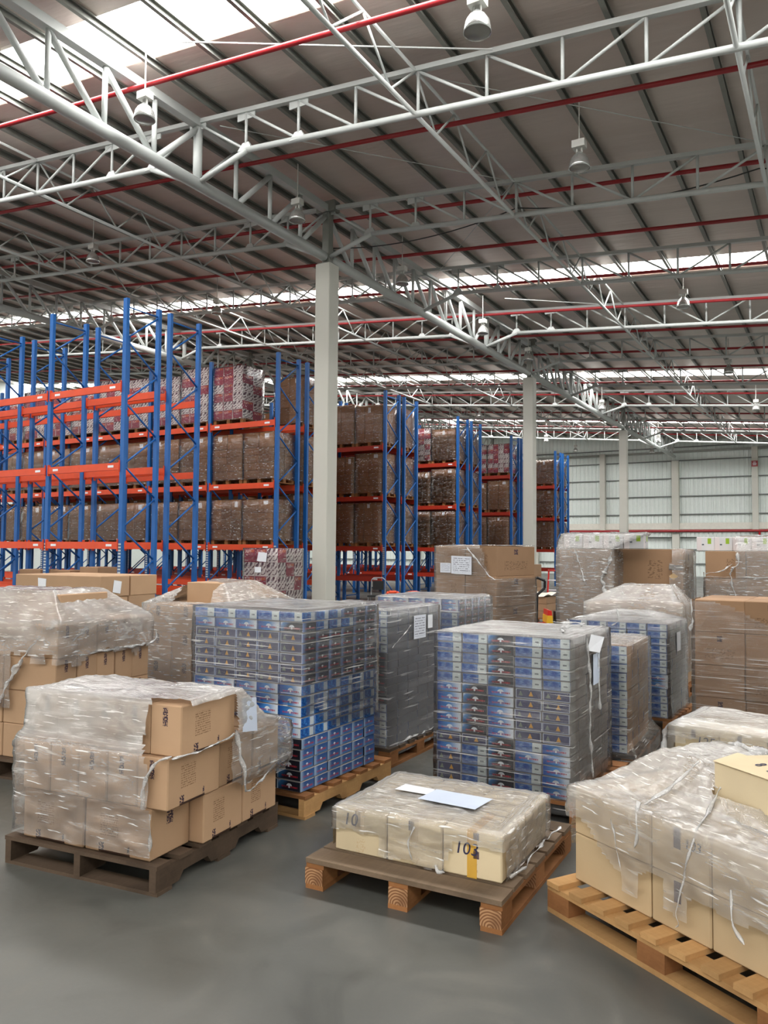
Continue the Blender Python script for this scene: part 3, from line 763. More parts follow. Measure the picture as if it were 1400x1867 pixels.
for i in range(5):
    c1(-.87 + .19 * i, -.87 + .19 * (i + 1), .0, .42, .394, kc(CARDF, CARDS if i == 4 else CARD), 'middle layer, %s of the five narrow ones' % ORD[i + 1])
for i, (a, c) in enumerate([(.43, .74), (.745, 1.02)]):
    c1(-.36, .07, a, c, .394, kc(CARDF, CARDS), 'middle layer, %s behind under loose film' % ORD[i + 1]); c1(-.86, -.37, a, c, .394, kc(), 'middle layer, inner side, %s behind' % ORD[i + 1])
for i in range(5):
    c1(-.83 + .192 * i, -.83 + .192 * (i + 1), .03, .48, .645, kc(CARDF, CARDS if i == 4 else CARD), 'top layer, %s of the five narrow ones' % ORD[i + 1], None)
def rag(p, s=1.0): return noise.noise(p * 9) * .05 * s
def keep1(p):
    r = rag(p)
    if p.y < .06 and p.x > -.06 + r and p.z > .62: return False
    if p.y < .06 and p.x > .0 + r and p.z > .40: return False
    if p.x > .02 and p.y < .45 + r and .395 < p.z < .89: return False
    if p.x > .0 and p.z < .36 + r + .25 * max(0, .75 - p.y): return False
    return True
w1 = film(F1, [(-.90, .09, -.015, 1.03, .17), (-.90, .10, -.02, 1.06, .38), (-.90, .13, -.03, 1.06, .42), (-.90, .13, -.03, 1.06, .635), [(-.86, .0, .70), (.15, .01, .70), (.15, .75, .72), (-.86, .75, .72)], [(-.86, .01, .905), (.15, .02, .905), (.15, .50, .905), (-.86, .50, .905)]],
          'clear wrinkled stretch wrap torn open on the low brown stack on dark pallet', FILM, 44, 14, .02, 1, keep1, True, [.05, .1, .2, .22, .6, .68], .85)
tail(w1, [(-.05, -.03, .40), (-.02, -.04, .55), (.02, -.03, .62), (.10, -.0, .66)], .012, 1); tail(w1, [(.12, -.02, .655), (.16, .2, .66), (.15, .45, .68)], .009, 2)
tail(w1, [(.15, .46, .70), (.17, .5, .5), (.16, .56, .36), (.13, .75, .37), (.12, 1.0, .45)], .013, 3); tail(w1, [(-.01, -.01, .2), (.0, -.02, .3), (-.01, -.02, .38)], .009, 4)
panel(w1, 'paper_label', [(.155, .50, .86), (.155, .64, .84), (.165, .64, .66), (.165, .50, .68)], BLUEPAPER)

# 2: single layer of beige cartons on the four-way pallet in the middle
F2 = fr((-1.37, 3.46), 2)
pallet(F2, -.95, .06, -.17, .95, 'block', (WEATH, WARM, GRAIN), 'weathered block pallet in front with a single beige layer on it')
for j in range(2):
    for i in range(3):
        x0 = -.885 + .296 * i; dd = .345
        carton('brown', 'beige_carton', F2, (x0 + .146, .17 + .35 * j, .145), (.29, dd, .213), kc(BEF, BEI, BEI), 'beige carton, %s of the %s row on the front block pallet' % (ORD[i + 1], ['front', 'back'][j]), 'beige cartons of the single layer', random.uniform(-.01, .01), True)
        if j == 0:
            addkid('brown', kids_front(.29, dd, .213, YTAPE if i == 2 else PTAPE, [[(.40, .50, .60, .97)], [(.40, .50, .76, .97)], [(.52, .62, .80, .97), (.52, .62, .42, .58)]][i], [('10', .30, .62, .085), None, ('103', .40, .48, .08)][i]))
        else: addkid('brown', kids_front(.29, dd, .213, PTAPE))
def keep2(p):
    if p.y < .0 and p.z < .33 and p.x < -.62 + rag(p): return p.z > .26 + rag(p) * .6
    if p.y < .0 and p.x > -.26 + rag(p): return p.z > .29 + rag(p) * .5
    if p.y < 0: return p.z > .17 + rag(p) * .8
    return p.z > .16 + rag(p) * .6
w2 = film(F2, [(-.895, .012, -.016, .71, .15), (-.895, .010, -.016, .71, .25), (-.893, .008, -.014, .705, .352), (-.87, -.015, .01, .68, .366)],
          'clear crinkled stretch wrap over the single beige layer with papers on it', FILM, 44, 12, .013, 2, keep2, True, [.02, .05, .3, .5], .42)
panel(w2, 'paper_sheet', [(-.72, .33, .3795), (-.52, .33, .3795), (-.53, .43, .3795), (-.71, .44, .3795)], WPAPER)
panel(w2, 'paper_sheet', [(-.54, .24, .3815), (-.22, .22, .3815), (-.2, .42, .3815), (-.52, .43, .3815)], BLUEPAPER)
panel(w2, 'card_sheet', [(-.30, .30, .3600), (-.04, .24, .3600), (-.02, .50, .3600), (-.28, .58, .3600)], BEI)
tail(w2, [(-.43, -.025, .335), (-.46, -.03, .26), (-.44, -.03, .18)], .006, 5); tail(w2, [(-.32, -.02, .17), (-.30, -.04, .15), (-.27, -.03, .155)], .012, 6)
tail(w2, [(.02, .05, .16), (.05, .16, .17), (.03, .3, .16), (.05, .42, .19), (.04, .6, .18), (.07, .72, .2)], .012, 7)

# 3: beige stack cut by the frame, on a pale pine pallet
F3 = fr((-1.11, 3.68), -31)
pallet(F3, -.06, 1.16, -.10, .76, 'blocky', (PINE, PINE, WARM), 'pale pine pallet with board ends showing, under the tented beige stack')
for k in range(2):
    for i, (a, c) in enumerate([(0, .45), (.455, .745), (.75, 1.14)]):
        for j in range(2):
            wd = round(c - a, 3)
            carton('brown', 'beige_carton', F3, ((a + c) / 2, .2 + .38 * j, .145 + .212 * k), (wd, .375, .21), kc(BE3, BE3, BE3), 'beige carton, %s from the corner, %s row, %s layer, tented beige stack' % (ORD[i + 1], ['front', 'back'][j], ORD[k + 1]), 'beige cartons of the tented stack', random.uniform(-.006, .006), True)
            if j == 0: addkid('brown', kids_front(wd, .375, .21, None, [(.40, .52, .55, .95)] if i == 1 else None, ('103', .72, .62, .055) if i == 1 and k == 1 else None))
carton('brown', 'beige_carton', F3, (.40, .52, .57), (.34, .32, .16), kc(BE3, BE3, BE3), 'beige carton holding up the film tent of the beige stack', 'beige cartons of the tented stack', .05, True)
ob = empty('open_carton', W(F3, .78, .36, .585), 'open beige carton with raised flaps on top of the tented beige stack', 'carton', F3[1] - R(9))
b = MB()
b.box(-.17, .17, -.15, -.144, 0, .2); b.box(-.17, .17, .144, .15, 0, .2); b.box(-.17, -.164, -.144, .144, 0, .2); b.box(.164, .17, -.144, .144, 0, .2); b.box(-.164, .164, -.144, .144, 0, .006)
link('body', b.mesh('body', BEI), ob)
b = MB(); b.poly([(-.175, -.155, .202), (.165, -.155, .202), (.17, -.01, .226), (-.19, -.01, .22)]); b.poly([(-.175, -.155, .206), (-.19, -.01, .224), (.17, -.01, .23), (.165, -.155, .206)])
fl = link('flap', b.mesh('flap', BEI), ob)
b = MB(); b.poly([(-.17, .155, .202), (-.18, .02, .208), (.17, .02, .212), (.17, .155, .202)]); b.poly([(-.17, .155, .206), (.17, .155, .206), (.17, .02, .216), (-.18, .02, .212)]); link('flap', b.mesh('flap', BEI), ob)
b = MB(); b.poly([(.17, -.15, .2), (.17, .14, .2), (.30, .13, .15), (.30, -.13, .15)]); b.poly([(.17, -.15, .204), (.30, -.13, .154), (.30, .13, .154), (.17, .14, .204)]); link('flap', b.mesh('flap', BEI), ob)
for q, (tx, px, py, sz) in enumerate((('8', -.02, -.08, .06), ('B', .06, -.1, .05), ('20', .1, -.06, .045))):
    h_ = link('handwritten_mark', text_mesh(tx, sz), ob, (px, py, .2185 + .1 * (py + .09))); h_.rotation_euler = (R(8), 0, R(-8))
def keep3(p):
    if p.y < .02:
        hem = .30 + .07 * noise.noise(Vector((p.x * 5, 1, 0))) + (.12 if p.x < .3 else 0) * (1 - p.x / .3) - (.10 if .55 < p.x < .66 or .33 < p.x < .42 else 0) + .02
        return p.z > hem
    if p.z > .56 and p.x > .66 and p.y > .26: return False
    if p.z > .62 and p.x > .60 and p.y > .2: return False
    return p.z > .3
w3 = film(F3, [(-.014, 1.16, -.016, .78, .22), (-.014, 1.16, -.018, .78, .40), (-.012, 1.16, -.014, .77, .565), [(.08, .12, .605), (1.0, .10, .595), (1.0, .74, .61), (.08, .72, .605)], [(.22, .34, .74), (.58, .33, .74), (.58, .69, .74), (.22, .69, .74)]],
          'clear stretch wrap pulled up into a tent over the beige stack on pine pallet', FILM, 52, 14, .016, 3, keep3, True, [.05, .2, .45, .45, .5], .75)
tail(w3, [(.38, .02, .60), (.41, -.02, .55), (.42, -.03, .46), (.40, -.03, .42)], .010, 8); tail(w3, [(.46, .30, .75), (.44, .15, .66), (.40, .03, .59)], .008, 9)
tail(w3, [(.60, .33, .74), (.66, .1, .62), (.70, -.02, .56), (.66, -.03, .42), (.63, -.03, .30), (.62, -.04, .24), (.635, -.04, .21), (.62, -.04, .19)], .0085, 10)
tail(w3, [(.26, -.02, .5), (.30, -.03, .4), (.33, -.035, .31)], .007, 11); tail(w3, [(.86, -.02, .42), (.88, -.035, .32), (.92, -.03, .25)], .008, 12)
tail(w3, [(.62, .36, .75), (.66, .28, .70), (.72, .24, .66), (.80, .22, .61), (.95, .22, .60), (1.1, .25, .6)], .020, 13); tail(w3, [(.3, .7, .755), (.45, .68, .765), (.6, .66, .76), (.66, .6, .74)], .022, 14)

# blue stacks
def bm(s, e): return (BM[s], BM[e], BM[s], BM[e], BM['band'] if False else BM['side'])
F4 = fr((-2.945, 4.08), 0)
pallet(F4, -.95, .06, -.04, 1.04, 'stringer', (WARM, PINE, PINE), 'pale notched runner pallet under the tall blue stack')
def m4(i, j, k):
    s = 'band' if k == 16 else (['fade', 'fade', 'fade', 'fade', 'burst'][i] if k == 15 else 'navy' if k > 9 else 'fade' if k > 4 else 'burst')
    e = (['end', 'end', 'end', 'enddark', 'enddark', 'enddark'][j] if k > 14 else 'enddark' if k > 9 else 'end' if k > 4 else 'endlight')
    if k == 15: e = 'enddark' if j in (0, 4, 5) else 'end'
    return bm(s, e)
block('blue', 'blue_carton', F4, -.9, 0, 0, .9, .145, 5, 6, 17, .0657, m4, 'blue carton', 'tall blue stack', 'blue cartons of the tall stack', .004, lambda i, j, k: i == 4 or j == 0 or k == 16)
w4 = film(F4, [(-.915, .012, -.012, .915, .50), (-.913, .012, -.014, .915, .9), (-.912, .012, -.012, .912, 1.268), (-.88, -.02, .02, .88, 1.272)], 'clear stretch wrap round the upper part of the tall blue stack', FILMB, 26, 14, .008, 4, lambda p: p.z > .62 + rag(p, 2) + (.25 * max(0, p.x + .5) if p.y < .02 else 0) - .5 * max(0, p.y - .1), True, [.02, .06, .18, .6], .85)
F5 = fr((-1.46, 4.8), .5)
pallet(F5, -.93, .10, -.03, 1.1, 'block', (WARM, WARM, WARM), 'brown block pallet under the blue stack in the middle')
P5 = [['navy', 'band', 'burst', 'band', 'fade'], ['navy', 'band', 'burst', 'band', 'fade'], ['navy', 'band', 'burst', 'band', 'fade'], ['fade', 'band', 'burst', 'fade', 'fade'], ['navy', 'navy', 'burst', 'band', 'fade']] + [['fade', 'burst', 'fade', 'navy', 'navy']] * 5 + [['band', 'band', 'burst', 'band', 'band']] * 5
block('blue', 'blue_carton', F5, -.9, 0, 0, .92, .145, 5, 5, 15, .065, lambda i, j, k: bm(P5[k][i], 'side'), 'blue carton', 'middle blue stack', 'blue cartons of the middle stack', .004, lambda i, j, k: j == 0 or k == 14 or (i == 4))
w5 = film(F5, [(-.915, .02, -.014, .95, .06), (-.912, .015, -.012, .935, .5), (-.912, .014, -.012, .935, 1.115), (-.88, -.02, .02, .9, 1.124)], 'clear stretch wrap round the middle blue stack with a loose white sheet', FILMB, 16, 8, .008, 5, None, True, [.06, .0, .08, .75], .95)
def hang(o):
    b = MB(); n = 8
    for k in range(n):
        for q in (0, 1):
            pass
tail(w5, [(.02, .30, 1.1), (.03, .34, .8), (.025, .36, .5), (.03, .38, .2)], .012, 15); tail(w5, [(.02, .55, 1.08), (.03, .56, .85), (.03, .58, .6)], .010, 16)
tail(w5, [(-.1, .2, 1.135), (-.2, .5, 1.14), (-.15, .85, 1.14), (-.4, .9, 1.14)], .013, 17)
panel(w5, 'paper_sheet', [(.022, .30, 1.02), (.055, .48, .99), (.05, .62, 1.08), (.02, .40, 1.115)], WPAPER); panel(w5, 'paper_label', [(.022, .44, .78), (.022, .60, .78), (.022, .60, .98), (.022, .44, .98)], BLUEPAPER)
F6 = fr((-3.07, 5.37), 1)
pallet(F6, -.95, .06, -.06, 1.0, 'block', (DARKW, WARM, WARM), 'brown block pallet under the grey wrapped blue stack')
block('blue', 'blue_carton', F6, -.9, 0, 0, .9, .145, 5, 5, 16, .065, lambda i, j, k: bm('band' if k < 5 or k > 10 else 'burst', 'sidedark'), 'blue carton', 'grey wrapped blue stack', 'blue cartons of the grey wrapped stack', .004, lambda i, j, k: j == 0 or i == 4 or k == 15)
w6 = film(F6, [(-.92, .05, -.05, .96, .08), (-.912, .02, -.014, .92, .3), (-.912, .014, -.012, .914, 1.18), (-.88, -.02, .02, .88, 1.192)], 'grey looking stretch wrap round the blue stack with papers on its side', FILMG, 16, 8, .009, 6, None, True, [.12, .03, .03, .55], .8)
panel(w6, 'paper_label', [(.024, .40, .93), (.024, .62, .93), (.024, .62, 1.12), (.024, .40, 1.12)], PAPER); panel(w6, 'paper_label', [(.024, .66, 1.0), (.024, .75, 1.0), (.024, .75, 1.11), (.024, .66, 1.11)], WPAPER)
tail(w6, [(.03, .02, .90), (.03, .2, .98), (.03, .34, 1.05)], .008, 18); tail(w6, [(.03, .02, .12), (.05, .3, .16), (.05, .7, .16), (.05, .95, .2)], .014, 19)
F7 = fr((-3.25, 7.06), 1)
pallet(F7, -.95, .05, -.03, .95, 'block', (WARM, WARM, WARM), 'brown block pallet under the farthest blue stack', False)
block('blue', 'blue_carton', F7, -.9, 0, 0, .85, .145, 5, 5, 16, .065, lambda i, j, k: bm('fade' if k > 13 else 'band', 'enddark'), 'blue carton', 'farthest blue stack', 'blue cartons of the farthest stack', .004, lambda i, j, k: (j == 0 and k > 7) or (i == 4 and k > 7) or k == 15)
film(F7, [(-.915, .012, -.012, .865, .2), (-.912, .012, -.012, .865, 1.18), (-.88, -.02, .02, .83, 1.194)], 'clear stretch wrap round the farthest blue stack', FILMG, 12, 6, .008, 7, None, True, [.06, .08, .6], .75)
F16 = fr((-1.42, 7.64), -2)
pallet(F16, -.97, .06, -.04, .9, 'block', (WARM, WARM, WARM), 'brown block pallet under the blue stack by the kraft wall', False)
block('blue', 'blue_carton', F16, -.93, 0, 0, .8, .145, 5, 4, 13, .0655, lambda i, j, k: bm('fade' if 4 <= k <= 5 else 'band', 'side'), 'blue carton', 'blue stack beside kraft wall', 'blue cartons of the stack beside the kraft cartons', .004, lambda i, j, k: j == 0 or i == 4 or k == 12)
w16 = film(F16, [(-.95, .03, -.03, .83, .10), (-.942, .012, -.014, .815, .3), (-.942, .012, -.012, .815, .995), [(-.6, .2, 1.08), (-.28, .2, 1.08), (-.28, .5, 1.08), (-.6, .5, 1.08)]], 'stretch wrap drawn to a ridge over the blue stack beside kraft cartons', FILMB, 14, 6, .009, 8, None, True, [.06, .04, .12, .7], .75)
panel(w16, 'paper_label', [(.02, .30, .72), (.02, .46, .72), (.02, .46, .9), (.02, .30, .9)], WPAPER); tail(w16, [(-.45, -.02, 1.12), (-.44, -.03, 1.02), (-.5, -.03, .96)], .012, 20)
F17 = fr((-1.43, 6.14), 2)
pallet(F17, -.60, .06, -.06, 1.1, 'block', (DARKW, WARM, WARM), 'wrapped brown pallet under the slim blue stack', False)
block('blue', 'blue_carton', F17, -.52, 0, 0, .9, .145, 3, 4, 12, .0665, lambda i, j, k: (BM['band'], DKC, BM['band'], DKC, DKC), 'blue carton', 'slim blue stack', 'blue cartons of the slim stack', .004, lambda i, j, k: j == 0 or i == 2 or k == 11)
film(F17, [(-.60, .07, -.07, 1.06, .02), (-.60, .07, -.07, 1.06, .13), (-.54, .014, -.016, .92, .24), (-.535, .014, -.014, .915, .94), (-.5, -.02, .02, .88, .952)], 'clear stretch wrap round the slim blue stack and its pallet', FILMB, 14, 6, .009, 9, None, True, [.15, .14, .08, .1, .5], .7)

# brown stacks at the left
F8 = fr((-4.81, 3.73), 8)
pallet(F8, -1.05, .05, -.04, 1.05, 'stringer', (DARKW, DARKW, DARKW), 'dark pallet under the brown stack at the frame edge')
block('brown', 'brown_carton', F8, -1.0, 0, 0, 1.0, .145, 2, 5, 4, .241, lambda i, j, k: kc(CARD, CARDF), 'brown carton', 'wide stack by long boxes', 'brown cartons of the wide stack', .006, lambda i, j, k: i == 1 or j == 0 or k == 3)
for i in range(2): carton('brown', 'brown_carton', F8, (-.72 + .42 * i, .36, 1.112), (.41, .5, .2), kc(CARD, CARD), 'brown carton lying on top of the wide wrapped stack, %s of two' % ORD[i + 1], 'brown cartons of the wide stack', .02, True)
w8 = film(F8, [(-1.02, .016, -.02, 1.02, .5), (-1.02, .016, -.02, 1.02, .86), (-1.015, .014, -.016, 1.015, 1.115), [(-.95, .10, 1.33), (-.16, .10, 1.33), (-.16, .62, 1.33), (-.95, .62, 1.33)]], 'whitish stretch wrap tented over the wide brown stack', FILM, 32, 12, .018, 10, lambda p: p.z > .86 + rag(p, 2) or (p.x < -.4 and p.z > .5), True, [.05, .15, .5, .6], .6)
tail(w8, [(.0, .02, 1.14), (-.18, .0, 1.0), (-.30, -.03, .84), (-.42, -.04, .66), (-.5, -.04, .5)], .026, 21); tail(w8, [(-.16, .12, 1.34), (-.1, .2, 1.22), (-.03, .34, 1.11), (.02, .12, .98)], .014, 22); tail(w8, [(.02, .2, .87), (.025, .6, .88), (.03, 1.0, .89), (.04, 1.03, .98)], .014, 23)
F9 = fr((-4.62, 5.33), 2)
pallet(F9, -1.03, .03, -.03, 1.03, 'block', (WARM, WARM, WARM), 'brown pallet under the stack behind the tall blue one', False)
block('brown', 'brown_carton', F9, -1.0, 0, 0, 1.0, .145, 3, 3, 4, .25, lambda i, j, k: kc(CARDF, CARDF), 'brown carton', 'stack behind tall blue one', 'brown cartons behind the tall blue stack', .006, lambda i, j, k: j == 0 or i == 2 or k == 3)
carton('brown', 'brown_carton', F9, (-.42, .35, 1.147), (.42, .4, .2), kc(CARD, CARD), 'single plain brown carton topping the stack behind the tall blue one', 'brown cartons behind the tall blue stack', .03, True)
w9 = film(F9, [(-1.02, .016, -.016, 1.015, .2), (-1.015, .014, -.014, 1.01, 1.15), [(-.66, .13, 1.30), (-.18, .13, 1.34), (-.18, .58, 1.36), (-.66, .58, 1.36)]], 'clear stretch wrap tented over the lone carton behind the tall blue stack', FILM, 32, 14, .012, 11, lambda p: not (p.z > 1.17 and p.x < -.22 + rag(p) and p.y < .16 and p.x > -.66), True, [.1, .35, .5], .4)
tail(w9, [(-.7, -.03, .38), (-.5, -.03, .35), (-.42, -.03, .37), (-.38, -.04, .46)], .014, 24)
F10 = fr((-7.29, 6.21), 4)
pallet(F10, -1.4, .02, -.03, .93, 'block', (WARM, WARM, WARM), 'brown pallet under the unwrapped long boxes', False)
block('brown', 'long_brown_box', F10, -1.4, 0, 0, .9, .145, 1, 2, 5, .238, lambda i, j, k: kc(CARD, CARD), 'long brown box', 'unwrapped stack before empty rack', 'long brown boxes before the rack', .012)
for q, x in enumerate((-1.0, -.05)):
    if q: REG['brown'][-2].setdefault('kids', []).append(lambda o: panel(o, 'paper_label', [(.704, -.05, .05), (.704, .07, .03), (.704, .09, .17), (.704, -.03, .19)], WPAPER))
    else: REG['brown'][-2].setdefault('kids', []).append(lambda o: panel(o, 'paper_label', [(-.30, -.227, .04), (-.18, -.227, .03), (-.17, -.227, .19), (-.31, -.227, .2)], WPAPER))

# brown stacks across the back
dk = lambda i=0, j=0, k=0: (DKF, DKS, DKF, DKS, DKC)
F11 = fr((-3.91, 9.65), -13)
pallet(F11, -1.02, .02, -.02, .95, 'block', (WARM, WARM, WARM), 'brown pallet under the tall cartons with two papers', False)
block('brown', 'large_brown_carton', F11, -1.0, 0, 0, .92, .145, 2, 1, 4, .394, dk, 'large brown carton', 'stack with two white papers', 'large cartons of the papered stack', .012)
w11 = film(F11, [(-1.02, .018, -.018, .94, .2), (-1.015, .016, -.016, .935, 1.30), (-1.012, .014, -.014, .93, 1.722), (-.95, -.05, .05, .88, 1.73)], 'clear stretch wrap with two papers on the tall large cartons', FILMB, 28, 16, .012, 12, lambda p: not (p.x > -.16 + rag(p) - .25 * (p.z - 1.5) and p.z > 1.31 and p.z < 1.715), True, [.14, .16, .2, .4], .45)
panel(w11, 'paper_label', [(-.90, -.03, 1.36), (-.72, -.03, 1.36), (-.72, -.03, 1.49), (-.90, -.03, 1.49)], PAPER); panel(w11, 'paper_label', [(-.71, -.03, 1.35), (-.37, -.03, 1.34), (-.37, -.03, 1.58), (-.71, -.03, 1.59)], PAPER)
tail(w11, [(-.45, -.03, 1.71), (-.3, -.03, 1.55), (-.12, -.02, 1.36), (.0, -.02, 1.28)], .014, 25)
F12 = fr((-2.74, 10.91), 0)
pallet(F12, -.76, .02, -.02, .85, 'block', (WARM, WARM, WARM), 'brown pallet under the tall film covered stack', False)
block('brown', 'large_brown_carton', F12, -.74, 0, 0, .8, .145, 2, 1, 4, .389, dk, 'large brown carton', 'stack topped with white cartons', 'large cartons under the white green ones', .008)
for i in range(4): tag(link('white_green_carton', carton_mesh((.27, .3, .2), (WCART, WCART, WCART, WCART, WCART)), None, W(F12, -.56 + .275 * i, .25, 1.703 if i < 3 else 1.703), .02 * (i - 1)), 'white carton with green square on top of tall stack, %s in its row' % ORD[i + 1], 'carton', 'white green cartons on the tall stack')
w12 = film(F12, [(-.765, .02, -.02, .82, .5), (-.76, .016, -.016, .815, 1.71), [(-.72, .06, 1.90), (.42, .06, 1.90), (.42, .5, 1.92), (-.72, .5, 1.92)]], 'cloudy stretch wrap over the tall stack with white green cartons', FILM, 14, 8, .022, 13, None, True, [.2, .32, .2], .15)
tail(w12, [(.0, -.03, 1.66), (-.03, -.04, 1.5), (-.10, -.04, 1.36), (-.12, -.03, 1.25), (-.04, -.03, 1.0)], .03, 26); tail(w12, [(-.72, -.02, 1.7), (-.6, -.02, 1.72), (-.3, -.02, 1.71), (.1, 0, 1.71)], .014, 27); tail(w12, [(-.05, .02, 1.72), (.15, .05, 1.82), (.35, .05, 1.91)], .012, 28); tail(w12, [(-.5, -.03, 1.68), (-.42, -.04, 1.45), (-.36, -.04, 1.25)], .02, 29)
F13 = fr((-1.9, 11.39), 0)
pallet(F13, -1.02, .02, -.02, .92, 'block', (WARM, WARM, WARM), 'brown pallet under the big open fronted cartons', False)
for k, (h0, h1, n) in enumerate([(.145, .60, 2), (.605, 1.15, 2), (1.155, 1.70, 1)]):
    for i in range(n):
        wd = .98 / n
        carton('brown', 'large_brown_carton', F13, (-.98 + wd * (i + .5), .45, h0), (round(wd - .01, 3), .88, round(h1 - h0, 3)), dk(), 'big brown carton, %s layer up, %s across, beside film covered stack' % (ORD[k + 1], ORD[i + 1]), 'big cartons next to the film covered stack', 0, True)
addkid('brown', lambda o: panel(o, 'grey_tape', [(.30, -.4425, .26), (.48, -.4425, .26), (.48, -.4425, .33), (.30, -.4425, .33)], GREYTAPE))
addkid('brown', lambda o: panel(o, 'yellow_mark', [(.30, -.4425, .18), (.36, -.4425, .12), (.42, -.4425, .18), (.36, -.4425, .22)], YTAPE))
w13 = film(F13, [(-1.0, .015, -.015, .93, .2), (-1.0, .013, -.013, .92, 1.68), (-.9, -.1, .1, .85, 1.70)], 'clear stretch wrap hanging on the side of the big brown cartons', FILM, 26, 18, .016, 14, lambda p: p.x > -.16 + rag(p) or p.z < .8 + rag(p) or p.x < -1.0, True, [.08, .12, .3], .3)
F14 = fr((-1.72, 12.08), 0)
pallet(F14, -.02, 1.05, -.02, .92, 'block', (WARM, WARM, WARM), 'brown pallet under the farthest kraft stack before the wall', False)
block('brown', 'large_brown_carton', F14, 0, 1.05, 0, .9, .145, 2, 1, 4, .384, dk, 'large brown carton', 'kraft stack before far wall', 'large cartons before the far wall posts', .008)
for i in range(4): tag(link('white_green_carton', carton_mesh((.24, .3, .2), (WCART, WCART, WCART, WCART, WCART)), None, W(F14, -.02 + .245 * i, .3, 1.684), .03 * (1 - i)), 'white carton with green square on the kraft stack by the wall, %s in its row' % ORD[i + 1], 'carton', 'white green cartons on the kraft stack')
w14 = film(F14, [(-.02, 1.07, -.02, .93, .3), (-.016, 1.066, -.016, .92, 1.69), [(.2, .1, 1.88), (.85, .1, 1.9), (.85, .6, 1.9), (.2, .6, 1.9)]], 'torn stretch wrap on the kraft stack before the far wall', FILM, 26, 18, .018, 15, lambda p: p.x > .40 + rag(p) or p.z < 1.33 + rag(p), True, [.05, .12, .15], .15)
tail(w14, [(.42, -.03, 1.66), (.44, -.04, 1.5), (.34, -.04, 1.42), (.36, -.04, 1.2), (.4, -.03, 1.05)], .026, 30); tail(w14, [(.0, -.03, 1.36), (.2, -.04, 1.40), (.36, -.03, 1.50)], .014, 31); tail(w14, [(.0, -.03, 1.32), (.5, -.03, 1.32), (1.05, -.03, 1.33)], .010, 32)
F15 = fr((-1.59, 9.3), 0)
pallet(F15, -1.08, .02, -.02, .8, 'block', (WARM, WARM, WARM), 'brown pallet under the tented kraft stack', False)
block('brown', 'brown_carton', F15, -1.05, 0, 0, .75, .145, 3, 2, 3, .306, lambda i, j, k: kc(CARD, CARD), 'brown carton', 'tented kraft stack', 'brown cartons under the tented film', .008, lambda i, j, k: j == 0 or k == 2 or i == 2)
carton('brown', 'brown_carton', F15, (-.42, .36, 1.064), (.46, .4, .19), kc(CARD, CARD), 'brown carton raising the film tent behind the far blue stack', 'brown cartons under the tented film', 0, True)
w15 = film(F15, [(-1.07, .02, -.02, .77, .3), (-1.065, .016, -.016, .765, 1.07), [(-.67, .14, 1.27), (-.16, .14, 1.27), (-.16, .58, 1.27), (-.67, .58, 1.27)]], 'bright crinkled film tent over the kraft stack behind the far blue one', FILM, 14, 7, .018, 16, None, True, [.12, .5, .55], .55)
tail(w15, [(-.66, .12, 1.28), (-.62, .05, 1.15), (-.5, -.02, 1.05)], .016, 33); tail(w15, [(-.64, .1, 1.12), (-.3, .08, 1.13), (-.1, .06, 1.1)], .012, 34)
F18 = fr((-1.14, 7.34), -2)
pallet(F18, -.02, 1.2, -.03, .9, 'block', (WARM, WARM, WARM), 'brown pallet under the kraft carton wall', False)
block('brown', 'brown_carton', F18, 0, 1.2, 0, .85, .145, 3, 2, 4, .277, lambda i, j, k: kc(DKF if k == 2 else DKC, DKC, DKC) if (i + k) % 2 else kc(DKS, DKC, DKC), 'brown carton', 'kraft wall at frame edge', 'brown cartons of the kraft wall', .006, lambda i, j, k: j == 0 or k == 3)
w18 = film(F18, [(-.02, 1.22, -.016, .87, .2), (-.016, 1.216, -.015, .866, .99), (-.014, 1.214, -.014, .864, 1.255)], 'clear stretch wrap slipping down the kraft carton wall', FILMB, 32, 18, .012, 17, lambda p: p.z < 1.25 - .22 * max(0, min(1, (p.x - .15) / .5)) + rag(p, .6), False, [.1, .16, .22])
tail(w18, [(-.02, -.02, 1.25), (-.01, -.03, 1.1), (-.03, -.03, .98)], .018, 35)
F19 = fr((-.95, 5.29), -8)
pallet(F19, -.04, 1.1, -.04, .7, 'block', (WARM, WARM, WARM), 'brown pallet under the low beige stack behind the tented one', False)
for k in range(2):
    for i in range(4):
        carton('brown', 'beige_carton', F19, (.135 + .27 * i, .3, .145 + .213 * k), (.266, .58, .211), kc(BEF, BEI, BEI), 'beige carton, %s across, %s layer, low stack behind the tented beige one' % (ORD[i + 1], ORD[k + 1]), 'beige cartons of the low stack behind', 0, True)
        if k == 1: addkid('brown', kids_front(.266, .58, .211, None, [(.38, .48, .72, .95)], [('125', .70, .52, .075), ('67', .62, .4, .08), None, None][i]))
w19 = film(F19, [(-.03, 1.1, -.02, .61, .2), (-.025, 1.1, -.016, .61, .50), (-.02, 1.1, -.012, .605, .575), (.03, 1.05, .06, .56, .60)], 'thick whitish film over the low beige stack behind the tented one', FILM, 32, 10, .014, 18, lambda p: p.z > .48 + rag(p) or p.x < 0, True, [.1, .2, .6, .8], .85)
tail(w19, [(-.03, .0, .56), (-.07, .05, .5), (-.06, .02, .36), (-.05, .0, .26)], .025, 36)
